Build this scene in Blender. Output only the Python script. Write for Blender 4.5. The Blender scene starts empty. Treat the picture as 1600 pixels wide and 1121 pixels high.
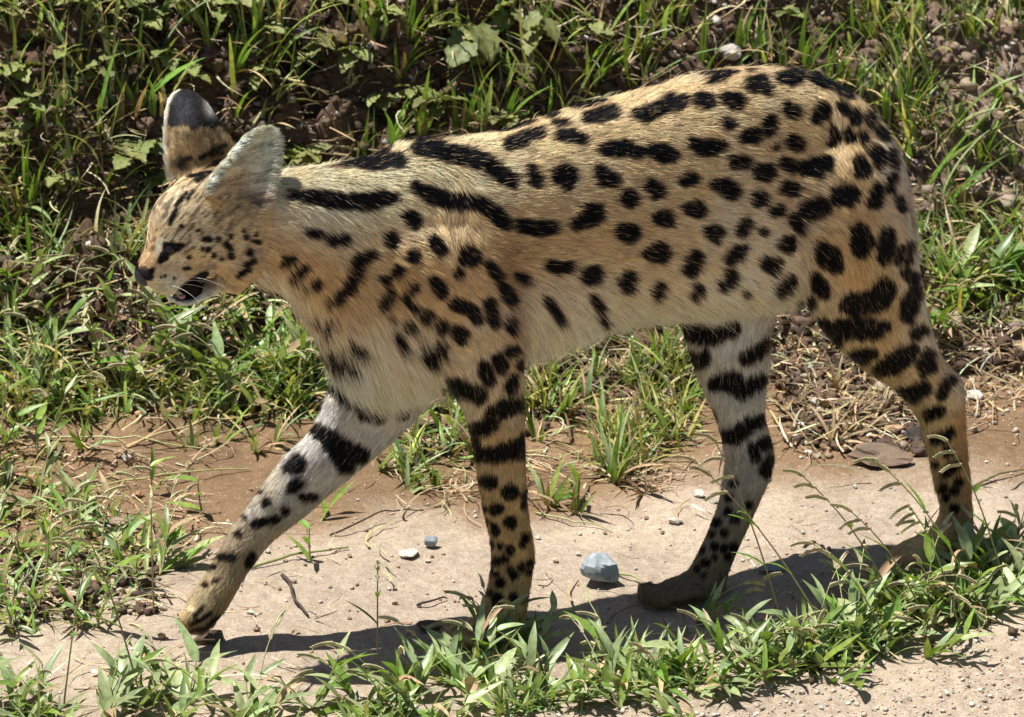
import bpy, math, random
import numpy as np
from mathutils import Vector, Matrix, Quaternion

random.seed(7)
rng = np.random.default_rng(7)
S = bpy.context.scene
COL = S.collection

# ------------------------------------------------------------------ camera, sky, sun, exposure
TH = math.radians(22.0)          # the camera looks down at the track
DIST = 9.0
FPX = 13500.0                    # focal length in pixels of a 1600 px wide frame
FW = np.array([0, math.cos(TH), -math.sin(TH)])
UP = np.array([0, math.sin(TH), math.cos(TH)])
RT = np.array([1.0, 0, 0])
CAM = -DIST * FW

cam_d = bpy.data.cameras.new('camera')
cam = bpy.data.objects.new('camera', cam_d)
COL.objects.link(cam)
cam.location = CAM
cam.rotation_euler = (math.pi / 2 - TH, 0, 0)
cam_d.sensor_width = 36
cam_d.lens = FPX * 36 / 1600
cam_d.clip_start = 0.5
cam_d.clip_end = 2000
cam_d.dof.use_dof = True
cam_d.dof.focus_distance = 8.97
cam_d.dof.aperture_fstop = 18
S.camera = cam

SUN = Vector((-0.33, -0.015, 0.94)).normalized()
w = bpy.data.worlds.new('World')
S.world = w
w.use_nodes = True
nt = w.node_tree
sky = nt.nodes.new('ShaderNodeTexSky')
sky.sky_type = 'NISHITA'
sky.sun_disc = False
sky.sun_elevation = math.asin(SUN.z)
sky.sun_rotation = math.atan2(SUN.x, SUN.y)
bg = nt.nodes['Background']
bg.inputs['Strength'].default_value = 0.05
nt.links.new(sky.outputs[0], bg.inputs[0])

sl = bpy.data.lights.new('sun', 'SUN')
so = bpy.data.objects.new('sun', sl)
COL.objects.link(so)
so.rotation_euler = SUN.to_track_quat('Z', 'Y').to_euler()
so.location = (0, 0, 5)
sl.energy = 5.0
sl.angle = math.radians(0.5)
sl.color = (1.0, 0.97, 0.91)

S.view_settings.view_transform = 'Standard'
S.view_settings.look = 'None'
S.view_settings.exposure = 0.70
S.view_settings.gamma = 1.0
S.view_settings.use_curve_mapping = False
S.cycles.max_bounces = 8
S.cycles.diffuse_bounces = 3
S.cycles.transparent_max_bounces = 8
S.cycles.caustics_reflective = False
S.cycles.caustics_refractive = False

# ------------------------------------------------------------------ helpers
def pray(px, py):
    px = np.asarray(px, float); py = np.asarray(py, float)
    return FW + RT * ((px - 800) / FPX)[..., None] - UP * ((py - 560.5) / FPX)[..., None]

def proj(P):
    """where a point of the place falls in the photograph (used to look the coat markings up)"""
    d = np.asarray(P) - CAM
    z = d @ FW
    return 800 + FPX * (d @ RT) / z, 560.5 - FPX * (d @ UP) / z

def _h(ix, iy, iz, seed):
    n = (ix.astype(np.int64) * 374761393 + iy.astype(np.int64) * 668265263 + iz.astype(np.int64) * 2147483647 + seed * 974634777) & 0xffffffff
    n = ((n ^ (n >> 13)) * 1274126177) & 0xffffffff
    n = ((n ^ (n >> 16)) * 2246822519) & 0xffffffff
    return ((n ^ (n >> 15)) & 0xffffff) / float(0xffffff)

def vn(P, seed=0):
    """value noise in -1..1 at points (N,3)"""
    P = np.asarray(P, float)
    i = np.floor(P); f = P - i; f = f * f * (3 - 2 * f)
    ix, iy, iz = i[:, 0], i[:, 1], i[:, 2]
    r = 0
    for a in (0, 1):
        for b in (0, 1):
            for c in (0, 1):
                wgt = (f[:, 0] if a else 1 - f[:, 0]) * (f[:, 1] if b else 1 - f[:, 1]) * (f[:, 2] if c else 1 - f[:, 2])
                r = r + wgt * _h(ix + a, iy + b, iz + c, seed)
    return r * 2 - 1

def n2(x, y, s, seed=0):
    x = np.asarray(x, float); sh = x.shape
    P = np.stack([x.ravel() / s, np.asarray(y, float).ravel() / s, np.zeros(x.size)], 1)
    return vn(P, seed).reshape(sh)

def fbm(x, y, s, seed=0, octv=3, g=0.5):
    r = 0; a = 1.0
    for k in range(octv):
        r = r + a * n2(x + 3.1 * k, y - 1.7 * k, s, seed + 11 * k); s /= 2.03; a *= g
    return r

def sstep(a, b, x):
    t = np.clip((x - a) / (b - a), 0, 1)
    return t * t * (3 - 2 * t)

def mesh_np(name, V, faces, smooth=True):
    me = bpy.data.meshes.new(name)
    if isinstance(faces, np.ndarray):
        V = np.asarray(V, np.float32)
        k = faces.shape[1]
        me.vertices.add(len(V)); me.vertices.foreach_set('co', V.ravel())
        me.loops.add(faces.size); me.loops.foreach_set('vertex_index', faces.ravel().astype(np.int32))
        me.polygons.add(len(faces))
        me.polygons.foreach_set('loop_start', np.arange(0, faces.size, k, dtype=np.int32))
        me.update(calc_edges=True)
    else:
        me.from_pydata([tuple(v) for v in V], [], faces)
    if smooth:
        me.polygons.foreach_set('use_smooth', np.ones(len(me.polygons), bool))
    me.update()
    return me

def vcol(me, C, name='Col'):
    a = me.color_attributes.new(name, 'FLOAT_COLOR', 'POINT')
    C = np.asarray(C, np.float32)
    if C.shape[1] == 3:
        C = np.concatenate([C, np.ones((len(C), 1), np.float32)], 1)
    a.data.foreach_set('color', C.ravel())

def link(name, data, mat=None, parent=None, kind=None):
    o = bpy.data.objects.new(name, data)
    COL.objects.link(o)
    if mat is not None and not data.materials:
        data.materials.append(mat)
    if parent is not None:
        o.parent = parent
    if kind:
        o['kind'] = kind
    return o

def tag(o, label, cat, group=None):
    o['label'] = label; o['category'] = cat
    if group: o['group'] = group
    return o

def empty(name, loc=(0, 0, 0)):
    o = bpy.data.objects.new(name, None)
    COL.objects.link(o)
    o.location = loc
    o.empty_display_size = 0.02
    return o

# ------------------------------------------------------------------ materials
def new_mat(name):
    m = bpy.data.materials.new(name); m.use_nodes = True
    return m, m.node_tree, m.node_tree.nodes['Principled BSDF']

def N(t, typ, **kw):
    n = t.nodes.new(typ)
    for k, v in kw.items():
        if hasattr(n, k): setattr(n, k, v)
        else: n.inputs[k.replace('_', ' ')].default_value = v
    return n

def leaf_mat(name, attr=None, col=(0.1, 0.2, 0.04), rough=0.42, trans=0.35, hue=0.035, val=0.35, vein=0.0):
    """thin leaf: reflects and lets some light through; each object gets its own shade"""
    m, t, b = new_mat(name)
    if attr:
        src = N(t, 'ShaderNodeAttribute', attribute_name=attr).outputs['Color']
    else:
        r = N(t, 'ShaderNodeRGB'); r.outputs[0].default_value = (*col, 1); src = r.outputs[0]
    oi = N(t, 'ShaderNodeObjectInfo')
    hsv = N(t, 'ShaderNodeHueSaturation')
    mr = N(t, 'ShaderNodeMapRange'); mr.inputs['To Min'].default_value = 0.5 - hue; mr.inputs['To Max'].default_value = 0.5 + hue * 0.6
    mv = N(t, 'ShaderNodeMapRange'); mv.inputs['To Min'].default_value = 1 - val; mv.inputs['To Max'].default_value = 1 + val
    wn = N(t, 'ShaderNodeTexWhiteNoise', noise_dimensions='1D')
    t.links.new(oi.outputs['Random'], mr.inputs[0]); t.links.new(oi.outputs['Random'], wn.inputs['W']); t.links.new(wn.outputs['Value'], mv.inputs[0])
    t.links.new(mr.outputs[0], hsv.inputs['Hue']); t.links.new(mv.outputs[0], hsv.inputs['Value'])
    geo = N(t, 'ShaderNodeNewGeometry')
    no = N(t, 'ShaderNodeTexNoise'); no.inputs['Scale'].default_value = 160; no.inputs['Detail'].default_value = 3
    t.links.new(geo.outputs['Position'], no.inputs['Vector'])
    mx = N(t, 'ShaderNodeMix', data_type='RGBA', blend_type='MULTIPLY'); mx.inputs[0].default_value = 0.8
    cr = N(t, 'ShaderNodeValToRGB'); cr.color_ramp.elements[0].position = 0.3; cr.color_ramp.elements[0].color = (0.62, 0.58, 0.5, 1)
    cr.color_ramp.elements[1].position = 0.62; cr.color_ramp.elements[1].color = (1.1, 1.08, 1.0, 1)
    t.links.new(no.outputs['Fac'], cr.inputs[0]); t.links.new(src, mx.inputs[6]); t.links.new(cr.outputs[0], mx.inputs[7])
    t.links.new(mx.outputs[2], hsv.inputs['Color'])
    col_out = hsv.outputs[0]
    t.links.new(col_out, b.inputs['Base Color'])
    b.inputs['Roughness'].default_value = rough
    b.inputs['Specular IOR Level'].default_value = 0.45
    tr = N(t, 'ShaderNodeBsdfTranslucent')
    tm = N(t, 'ShaderNodeMix', data_type='RGBA', blend_type='MULTIPLY'); tm.inputs[0].default_value = 1
    tm.inputs[7].default_value = (1.15, 1.25, 0.5, 1)
    t.links.new(col_out, tm.inputs[6]); t.links.new(tm.outputs[2], tr.inputs['Color'])
    ms = N(t, 'ShaderNodeMixShader'); ms.inputs[0].default_value = trans
    t.links.new(b.outputs[0], ms.inputs[1]); t.links.new(tr.outputs[0], ms.inputs[2])
    t.links.new(ms.outputs[0], t.nodes['Material Output'].inputs['Surface'])
    return m

def ground_mat():
    m, t, b = new_mat('sandy_soil')
    at = N(t, 'ShaderNodeAttribute', attribute_name='Col')
    geo = N(t, 'ShaderNodeNewGeometry')
    def noise(sc, det, ro=0.6):
        n = N(t, 'ShaderNodeTexNoise'); n.inputs['Scale'].default_value = sc; n.inputs['Detail'].default_value = det; n.inputs['Roughness'].default_value = ro
        t.links.new(geo.outputs['Position'], n.inputs['Vector']); return n
    g1 = noise(420, 4); g2 = noise(90, 5, 0.65); g3 = noise(1100, 2)
    def mul(src, nz, lo, hi, p0=0.3, p1=0.7):
        cr = N(t, 'ShaderNodeValToRGB'); cr.color_ramp.elements[0].position = p0; cr.color_ramp.elements[1].position = p1
        cr.color_ramp.elements[0].color = (*lo, 1); cr.color_ramp.elements[1].color = (*hi, 1)
        t.links.new(nz.outputs['Fac'], cr.inputs[0])
        mx = N(t, 'ShaderNodeMix', data_type='RGBA', blend_type='MULTIPLY'); mx.inputs[0].default_value = 1
        t.links.new(src, mx.inputs[6]); t.links.new(cr.outputs[0], mx.inputs[7]); return mx.outputs[2]
    c = mul(at.outputs['Color'], g2, (0.78, 0.74, 0.70), (1.12, 1.12, 1.12))
    c = mul(c, g1, (0.72, 0.70, 0.68), (1.18, 1.18, 1.18), 0.35, 0.68)
    # pale quartz grains and dark specks
    vo = N(t, 'ShaderNodeTexVoronoi'); vo.inputs['Scale'].default_value = 330
    t.links.new(geo.outputs['Position'], vo.inputs['Vector'])
    lt = N(t, 'ShaderNodeMath', operation='LESS_THAN'); lt.inputs[1].default_value = 0.17
    sel = N(t, 'ShaderNodeSeparateColor'); t.links.new(vo.outputs['Color'], sel.inputs[0])
    t.links.new(vo.outputs['Distance'], lt.inputs[0])
    gt = N(t, 'ShaderNodeMath', operation='GREATER_THAN'); gt.inputs[1].default_value = 0.72; t.links.new(sel.outputs[0], gt.inputs[0])
    am = N(t, 'ShaderNodeMath', operation='MULTIPLY'); t.links.new(lt.outputs[0], am.inputs[0]); t.links.new(gt.outputs[0], am.inputs[1])
    gc = N(t, 'ShaderNodeMix', data_type='RGBA'); gc.inputs[6].default_value = (0.10, 0.07, 0.05, 1); gc.inputs[7].default_value = (0.75, 0.68, 0.58, 1)
    g5 = N(t, 'ShaderNodeMath', operation='GREATER_THAN'); g5.inputs[1].default_value = 0.4; t.links.new(sel.outputs[1], g5.inputs[0]); t.links.new(g5.outputs[0], gc.inputs[0])
    fin = N(t, 'ShaderNodeMix', data_type='RGBA'); t.links.new(am.outputs[0], fin.inputs[0]); t.links.new(c, fin.inputs[6]); t.links.new(gc.outputs[2], fin.inputs[7])
    t.links.new(fin.outputs[2], b.inputs['Base Color'])
    b.inputs['Roughness'].default_value = 0.93
    b.inputs['Specular IOR Level'].default_value = 0.2
    ad = N(t, 'ShaderNodeMath', operation='ADD'); t.links.new(g1.outputs['Fac'], ad.inputs[0]); t.links.new(g3.outputs['Fac'], ad.inputs[1])
    bp = N(t, 'ShaderNodeBump'); bp.inputs['Strength'].default_value = 0.55; bp.inputs['Distance'].default_value = 0.0016
    t.links.new(ad.outputs[0], bp.inputs['Height']); t.links.new(bp.outputs[0], b.inputs['Normal'])
    return m

def stone_mat(name, col, attr=None, rough=0.8, var=0.35, sc=130):
    m, t, b = new_mat(name)
    geo = N(t, 'ShaderNodeTexCoord')
    no = N(t, 'ShaderNodeTexNoise'); no.inputs['Scale'].default_value = sc; no.inputs['Detail'].default_value = 6; no.inputs['Roughness'].default_value = 0.7
    t.links.new(geo.outputs['Object'], no.inputs['Vector'])
    cr = N(t, 'ShaderNodeValToRGB'); cr.color_ramp.elements[0].position = 0.32; cr.color_ramp.elements[1].position = 0.68
    cr.color_ramp.elements[0].color = (1 - var, 1 - var, 1 - var, 1); cr.color_ramp.elements[1].color = (1 + var * 0.6,) * 3 + (1,)
    t.links.new(no.outputs['Fac'], cr.inputs[0])
    mx = N(t, 'ShaderNodeMix', data_type='RGBA', blend_type='MULTIPLY'); mx.inputs[0].default_value = 1
    if attr:
        t.links.new(N(t, 'ShaderNodeAttribute', attribute_name=attr).outputs['Color'], mx.inputs[6])
    else:
        mx.inputs[6].default_value = (*col, 1)
    t.links.new(cr.outputs[0], mx.inputs[7]); t.links.new(mx.outputs[2], b.inputs['Base Color'])
    b.inputs['Roughness'].default_value = rough; b.inputs['Specular IOR Level'].default_value = 0.25
    bp = N(t, 'ShaderNodeBump'); bp.inputs['Strength'].default_value = 0.5; bp.inputs['Distance'].default_value = 0.0012
    t.links.new(no.outputs['Fac'], bp.inputs['Height']); t.links.new(bp.outputs[0], b.inputs['Normal'])
    return m

def plain(name, col, rough=0.5, spec=0.4):
    m, t, b = new_mat(name)
    geo = N(t, 'ShaderNodeTexCoord')
    no = N(t, 'ShaderNodeTexNoise'); no.inputs['Scale'].default_value = 500; no.inputs['Detail'].default_value = 4
    t.links.new(geo.outputs['Object'], no.inputs['Vector'])
    mx = N(t, 'ShaderNodeMix', data_type='RGBA', blend_type='MULTIPLY'); mx.inputs[0].default_value = 0.5
    mx.inputs[6].default_value = (*col, 1); t.links.new(no.outputs['Fac'], mx.inputs[7])
    t.links.new(mx.outputs[2], b.inputs['Base Color'])
    b.inputs['Roughness'].default_value = rough; b.inputs['Specular IOR Level'].default_value = spec
    bp = N(t, 'ShaderNodeBump'); bp.inputs['Strength'].default_value = 0.3; bp.inputs['Distance'].default_value = 0.0006
    t.links.new(no.outputs['Fac'], bp.inputs['Height']); t.links.new(bp.outputs[0], b.inputs['Normal'])
    return m

M_GROUND = ground_mat()
M_GRASS = leaf_mat('grass_blades', attr='Col', trans=0.3, hue=0, val=0)
M_LEAF = leaf_mat('broad_grass_leaf', col=(0.18, 0.30, 0.06), trans=0.3, hue=0.03, val=0.35, rough=0.36)
M_PALE = leaf_mat('pale_grass_leaf', col=(0.33, 0.42, 0.215), trans=0.28, hue=0.03, val=0.3, rough=0.4)
M_STEM = leaf_mat('grass_stem', col=(0.33, 0.35, 0.16), trans=0.1, hue=0.05, val=0.35)
M_SEED = leaf_mat('seed_head', col=(0.52, 0.49, 0.29), trans=0.15, hue=0.03, val=0.25, rough=0.7)
M_WEED = leaf_mat('crinkled_weed_leaf', attr='Col', trans=0.22, hue=0.03, val=0.35, rough=0.6)
M_STRAW = leaf_mat('dry_straw', attr='Col', trans=0.1, hue=0, val=0, rough=0.7)
M_STRAW1 = leaf_mat('dry_stalk', col=(0.36, 0.27, 0.15), trans=0.05, hue=0.03, val=0.35, rough=0.7)
M_TWIG = leaf_mat('dark_twig', col=(0.06, 0.045, 0.035), trans=0.0, hue=0.02, val=0.4, rough=0.85)

# ------------------------------------------------------------------ the ground: sandy track and rough earth bank
Z0 = -0.294

def bank_d(x, y):
    return y - (0.60 + 0.12 * x + 0.035 * n2(x, y, 0.25, 5))

def H(x, y):
    x = np.asarray(x, float); y = np.asarray(y, float)
    d = bank_d(x, y)
    lf = sstep(0.55, -0.35, x)                              # the bank is steeper on the left
    z = Z0 + 0.006 * fbm(x, y, 0.35, 1, 2)
    s2 = 0.45; s3 = 0.95 + 0.95 * lf
    f = np.where(d < 0, 0, np.minimum(d, 0.12) * 0.15)
    f = f + np.clip(d - 0.12, 0, 0.20) * s2 + np.clip(d - 0.32, 0, 0.42) * s3 + np.clip(d - 0.74, 0, None) * 0.03
    z = z + f
    rough = sstep(-0.10, 0.30, d)
    near = sstep(6, 1.5, np.abs(y)) * sstep(6, 1.5, np.abs(x))
    cl = fbm(x, y + z * 0.8, 0.06, 21, 3, 0.55)
    z = z + near * rough * ((0.032 + 0.016 * lf) * cl + 0.012 * np.abs(fbm(x, y + z, 0.018, 31, 2)))
    mud = sstep(-0.30, -0.02, d) * (1 - rough * 0.6)
    z = z + near * mud * 0.006 * fbm(x, y, 0.05, 41, 3)
    z = z + near * 0.0018 * fbm(x, y, 0.018, 51, 2) + near * 0.0035 * fbm(x, y, 0.09, 61, 2)
    fg = sstep(-0.19, -0.26, y - 0.25 * x)                    # gravelly near edge of the track
    z = z + near * fg * 0.005 * np.abs(fbm(x, y, 0.02, 71, 2))
    return z

HX = np.arange(-0.95, 0.951, 0.004); HY = np.arange(-0.60, 1.70, 0.004)
_gx, _gy = np.meshgrid(HX, HY)
HG = H(_gx, _gy)
def Hq(x, y):
    """height of the ground, read from a fine table"""
    u = np.clip((np.asarray(x) - HX[0]) / 0.004, 0, len(HX) - 1.001); v = np.clip((np.asarray(y) - HY[0]) / 0.004, 0, len(HY) - 1.001)
    i = u.astype(int); j = v.astype(int); fu = u - i; fv = v - j
    return (HG[j, i] * (1 - fu) + HG[j, i + 1] * fu) * (1 - fv) + (HG[j + 1, i] * (1 - fu) + HG[j + 1, i + 1] * fu) * fv

def ground_hit(px, py):
    """where the sight line through a spot of the photograph meets the ground"""
    px = np.atleast_1d(np.asarray(px, float)); py = np.atleast_1d(np.asarray(py, float))
    d = pray(px, py)
    ts = np.linspace(7.8, 11.5, 260)
    P = CAM + d[None] * ts[:, None, None]
    below = P[..., 2] < Hq(P[..., 0], P[..., 1])
    k = np.where(below.any(0), below.argmax(0), len(ts) - 1)
    hi = ts[k]; lo = ts[np.maximum(k - 1, 0)]
    for _ in range(9):
        mid = (lo + hi) / 2
        Q = CAM + d * mid[:, None]
        b_ = Q[:, 2] < Hq(Q[:, 0], Q[:, 1])
        hi = np.where(b_, mid, hi); lo = np.where(b_, lo, mid)
    Q = CAM + d * ((lo + hi) / 2)[:, None]
    Q[:, 2] = Hq(Q[:, 0], Q[:, 1])
    return Q

def graded(a, b, st, far):
    c = list(np.arange(a, b + 1e-9, st)); s = st; r = [c[-1]]
    while r[-1] < far: s *= 1.22; r.append(r[-1] + s)
    s = st; l = [c[0]]
    while l[-1] > -far: s *= 1.22; l.append(l[-1] - s)
    return np.array(l[:0:-1] + c + r[1:])

gx = graded(-0.74, 0.74, 0.0036, 400); gy = graded(-0.36, 1.28, 0.0036, 400)
GX, GY = np.meshgrid(gx, gy)
GZ = H(GX, GY)
nx, ny = len(gx), len(gy)
idx = np.arange(nx * ny).reshape(ny, nx)
quads = np.stack([idx[:-1, :-1], idx[:-1, 1:], idx[1:, 1:], idx[1:, :-1]], -1).reshape(-1, 4)
gme = mesh_np('ground', np.stack([GX, GY, GZ], -1).reshape(-1, 3), quads)
dd = bank_d(GX, GY)
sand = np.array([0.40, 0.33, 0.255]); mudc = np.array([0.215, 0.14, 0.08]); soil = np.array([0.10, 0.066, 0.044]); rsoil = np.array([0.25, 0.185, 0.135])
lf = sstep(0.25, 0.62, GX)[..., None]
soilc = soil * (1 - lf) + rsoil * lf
wm = (sstep(-0.43, -0.25, dd + 0.10 * fbm(GX, GY, 0.16, 81, 3)))[..., None]
wsoil = sstep(-0.02, 0.16, dd + 0.06 * fbm(GX, GY, 0.07, 82, 3))[..., None]
gc = sand * (1 - wm) + mudc * wm
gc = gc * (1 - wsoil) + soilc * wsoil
gc = gc * (1 + 0.12 * fbm(GX, GY, 0.12, 83, 3)[..., None])
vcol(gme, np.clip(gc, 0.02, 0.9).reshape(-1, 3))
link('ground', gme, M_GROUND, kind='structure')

# ------------------------------------------------------------------ the serval
PSI_B = math.radians(22.0)      # the cat walks to the left and a little towards the camera
PSI_H = math.radians(30.0)      # its head turns a little further

class Frame:
    """the animal's median plane; L is the distance to its left side"""
    def __init__(s, origin, psi):
        s.o = np.asarray(origin, float); s.n = np.array([math.sin(psi), -math.cos(psi), 0.0])
    def un(s, px, py, L=0.0):
        d = pray(px, py)
        t = (np.asarray(L) + (s.o - CAM) @ s.n) / (d @ s.n)
        return CAM + d * t[..., None]

FB = Frame((0, 0, 0), PSI_B)
FH = Frame(FB.un(np.array(395.0), np.array(350.0), 0.0), PSI_H)

PRIM_V, PRIM_F, FLOW_P, FLOW_T, FLOW_R, FLOW_K = [], [], [], [], [], []
nv = 0
def add_prim(V, F):
    global nv
    PRIM_V.append(np.asarray(V)); PRIM_F.extend([[i + nv for i in f] for f in F]); nv += len(V)

def cat_rom(A, m):
    A = np.asarray(A, float); n = len(A); out = []
    P = np.concatenate([[2 * A[0] - A[1]], A, [2 * A[-1] - A[-2]]])
    for i in range(n - 1):
        p0, p1, p2, p3 = P[i], P[i + 1], P[i + 2], P[i + 3]
        for k in range(m):
            t = k / m
            out.append(0.5 * (2 * p1 + (p2 - p0) * t + (2 * p0 - 5 * p1 + 4 * p2 - p3) * t * t + (3 * p1 - p0 - 3 * p2 + p3) * t ** 3))
    out.append(A[-1]); return np.array(out)

def loft(fr, secs, part, off=0.004, m=5, ex=2.15, nr=30, flow=1):
    """secs: (x1,y1, x2,y2, half width, lateral offset): the two outline points of each section, and its depth"""
    s = cat_rom(secs, m)
    A = fr.un(s[:, 0], s[:, 1], s[:, 5]); B = fr.un(s[:, 2], s[:, 3], s[:, 5])
    c = (A + B) / 2; a = (A - B) / 2
    la = np.linalg.norm(a, axis=1, keepdims=True)
    wl = np.maximum(s[:, 4] - off * 0.5, 0.003)
    # the roundness of the section also shows beyond its own plane: allow for it so the outline stays true
    ad = a / la
    li = np.array([fr.n @ RT, fr.n @ UP]); ai = np.stack([ad @ RT, ad @ UP], 1); an = np.linalg.norm(ai, axis=1)
    q = np.abs(ai @ li) / an * wl / an
    ae = np.sqrt(np.maximum((la[:, 0] - off) ** 2 - q ** 2, (0.55 * la[:, 0]) ** 2))[:, None]
    a = ad * np.maximum(ae, 0.003)
    wd = wl[:, None] * fr.n
    th = np.linspace(0, 2 * np.pi, nr, endpoint=False)
    cs, sn = np.cos(th), np.sin(th)
    cc = np.sign(cs) * np.abs(cs) ** (2 / ex); ss = np.sign(sn) * np.abs(sn) ** (2 / ex)
    V = c[:, None] + a[:, None] * cc[None, :, None] + wd[:, None] * ss[None, :, None]
    k = len(s)
    F = []
    for i in range(k - 1):
        for j in range(nr):
            j2 = (j + 1) % nr
            F.append([i * nr + j, i * nr + j2, (i + 1) * nr + j2, (i + 1) * nr + j])
    V = V.reshape(-1, 3)
    t0 = c[0] - c[1]; t1 = c[-1] - c[-2]
    V = np.concatenate([V, [c[0] + t0 / (np.linalg.norm(t0) + 1e-9) * 0.003, c[-1] + t1 / (np.linalg.norm(t1) + 1e-9) * 0.003]])
    b0, b1 = len(V) - 2, len(V) - 1
    for j in range(nr):
        j2 = (j + 1) % nr
        F.append([j2, j, b0]); F.append([(k - 1) * nr + j, (k - 1) * nr + j2, b1])
    add_prim(V, F)
    if flow:
        tg = np.gradient(c, axis=0); tg /= np.linalg.norm(tg, axis=1, keepdims=True) + 1e-9
        FLOW_P.append(c); FLOW_T.append(tg * flow); FLOW_R.append(0.5 * (la[:, 0] + s[:, 4])); FLOW_K.append(np.full(len(c), part))

def blob(c, r, n1=14, n2_=10, rot=None):
    th = np.linspace(0, 2 * np.pi, n1, endpoint=False); ph = np.linspace(0, np.pi, n2_)[1:-1]
    V = [[0, 0, 1]] + [[math.sin(p) * math.cos(t), math.sin(p) * math.sin(t), math.cos(p)] for p in ph for t in th] + [[0, 0, -1]]
    V = np.array(V) * np.asarray(r)
    if rot is not None: V = V @ np.asarray(rot).T
    V = V + c
    F = []
    q = len(ph)
    for j in range(n1):
        j2 = (j + 1) % n1
        F.append([0, 1 + j, 1 + j2]); F.append([1 + (q - 1) * n1 + j2, 1 + (q - 1) * n1 + j, len(V) - 1])
        for i in range(q - 1):
            F.append([1 + i * n1 + j, 1 + (i + 1) * n1 + j, 1 + (i + 1) * n1 + j2, 1 + i * n1 + j2])
    return V, F

BODY, FARFORE, FARHIND, HEAD, NEARFORE, NEARHIND, EARN, EARF = range(8)
HEADAX = np.stack([FH.n, np.array([-FH.n[1] * -1, FH.n[0] * -1, 0]), np.array([0, 0, 1.0])])

# trunk and neck, head end first
loft(FB, [(372, 268, 368, 436, 0.0349, 0), (410, 262, 400, 440, 0.0415, 0), (455, 258, 445, 462, 0.0448, 0), (520, 250, 492, 520, 0.0498, 0), (590, 237, 528, 582, 0.0548, 0),
          (650, 212, 588, 612, 0.0614, 0), (720, 208, 680, 602, 0.0664, 0), (790, 198, 770, 572, 0.0706, 0), (860, 176, 850, 532, 0.0730, 0),
          (940, 153, 940, 506, 0.0747, 0), (1020, 130, 1030, 496, 0.0747, 0), (1100, 108, 1110, 490, 0.0730, 0), (1180, 97, 1180, 482, 0.0706, 0),
          (1250, 101, 1240, 468, 0.0664, 0), (1310, 122, 1300, 452, 0.0606, 0), (1358, 160, 1350, 425, 0.0515, 0), (1392, 212, 1385, 380, 0.0365, 0), (1404, 260, 1400, 320, 0.0183, 0)], BODY, off=.0075)
# near hind leg
loft(FB, [(1225, 170, 1370, 190, .018, .016), (1205, 235, 1396, 240, .034, .034), (1198, 305, 1412, 296, .043, .042), (1220, 390, 1428, 380, .047, .046), (1252, 462, 1442, 450, .042, .046), (1287, 520, 1456, 515, .036, .044),
          (1345, 572, 1476, 560, .030, .042), (1396, 610, 1502, 592, .025, .040), (1428, 650, 1508, 630, .021, .036), (1445, 700, 1512, 692, .019, .033),
          (1458, 760, 1519, 755, .018, .030), (1466, 805, 1523, 803, .019, .029), (1450, 832, 1523, 838, .021, .028), (1436, 850, 1516, 862, .020, .028)], NEARHIND, off=.0035)
# near hind paw
loft(FB, [(1500, 818, 1510, 866, .018, .028), (1470, 822, 1475, 872, .023, .028), (1440, 838, 1440, 878, .026, .028), (1416, 852, 1414, 882, .024, .028), (1400, 866, 1398, 884, .014, .028)], NEARHIND, off=.002, flow=-1)
# far hind leg
loft(FB, [(1150, 300, 1320, 290, .030, -.030), (1062, 420, 1240, 410, .038, -.036), (1066, 505, 1207, 498, .036, -.036), (1080, 560, 1204, 550, .032, -.034), (1097, 605, 1197, 600, .028, -.030),
          (1113, 645, 1196, 650, .025, -.025), (1127, 690, 1207, 690, .022, -.018), (1131, 735, 1207, 728, .021, -.012), (1120, 790, 1184, 792, .019, -.004),
          (1100, 842, 1158, 850, .0185, .003), (1078, 886, 1138, 900, .020, .008), (1062, 908, 1128, 926, .019, .010)], FARHIND, off=.003)
loft(FB, [(1122, 890, 1124, 928, .019, .010), (1092, 890, 1096, 934, .023, .010), (1058, 904, 1060, 938, .025, .010), (1032, 918, 1030, 940, .021, .010), (1014, 928, 1012, 939, .013, .010)], FARHIND, off=.002, flow=-1)
# near foreleg: shoulder, elbow, wrist
loft(FB, [(640, 300, 760, 295, .010, .022), (610, 350, 785, 340, .024, .036), (594, 410, 802, 400, .034, .043), (622, 480, 812, 460, .036, .044), (662, 545, 817, 535, .033, .042), (698, 600, 819, 592, .029, .040),
          (727, 655, 820, 650, .026, .037), (742, 730, 822, 725, .023, .034), (752, 800, 828, 797, .021, .032), (763, 848, 838, 858, .021, .031),
          (764, 892, 834, 896, .0195, .030), (756, 935, 827, 938, .022, .030), (744, 965, 822, 980, .023, .030)], NEARFORE, off=.003)
loft(FB, [(815, 950, 818, 990, .018, .030), (790, 950, 790, 994, .024, .030), (757, 962, 754, 997, .025, .030), (730, 976, 726, 998, .022, .030), (712, 986, 710, 997, .014, .030)], NEARFORE, off=.002, flow=-1)
# far foreleg, swung forward
loft(FB, [(580, 440, 735, 470, .026, -.034), (528, 550, 700, 560, .032, -.038), (515, 606, 664, 636, .031, -.038), (487, 668, 590, 709, .027, -.036), (442, 718, 534, 756, .024, -.034),
          (396, 778, 486, 798, .022, -.032), (360, 828, 432, 840, .0205, -.030), (328, 887, 396, 880, .0205, -.030), (304, 925, 374, 912, .022, -.030),
          (288, 952, 352, 952, .022, -.030), (284, 976, 326, 980, .015, -.030)], FARFORE, off=.003)
# tail, hanging down behind the thigh
loft(FB, [(1350, 205, 1380, 196, .010, -.002), (1386, 258, 1408, 252, .011, -.004), (1404, 320, 1424, 317, .0115, -.004), (1411, 390, 1432, 388, .011, -.002), (1414, 450, 1437, 450, .011, .002), (1412, 500, 1434, 503, .010, .004), (1412, 528, 1426, 532, .007, .004)], BODY, off=.002)
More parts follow.
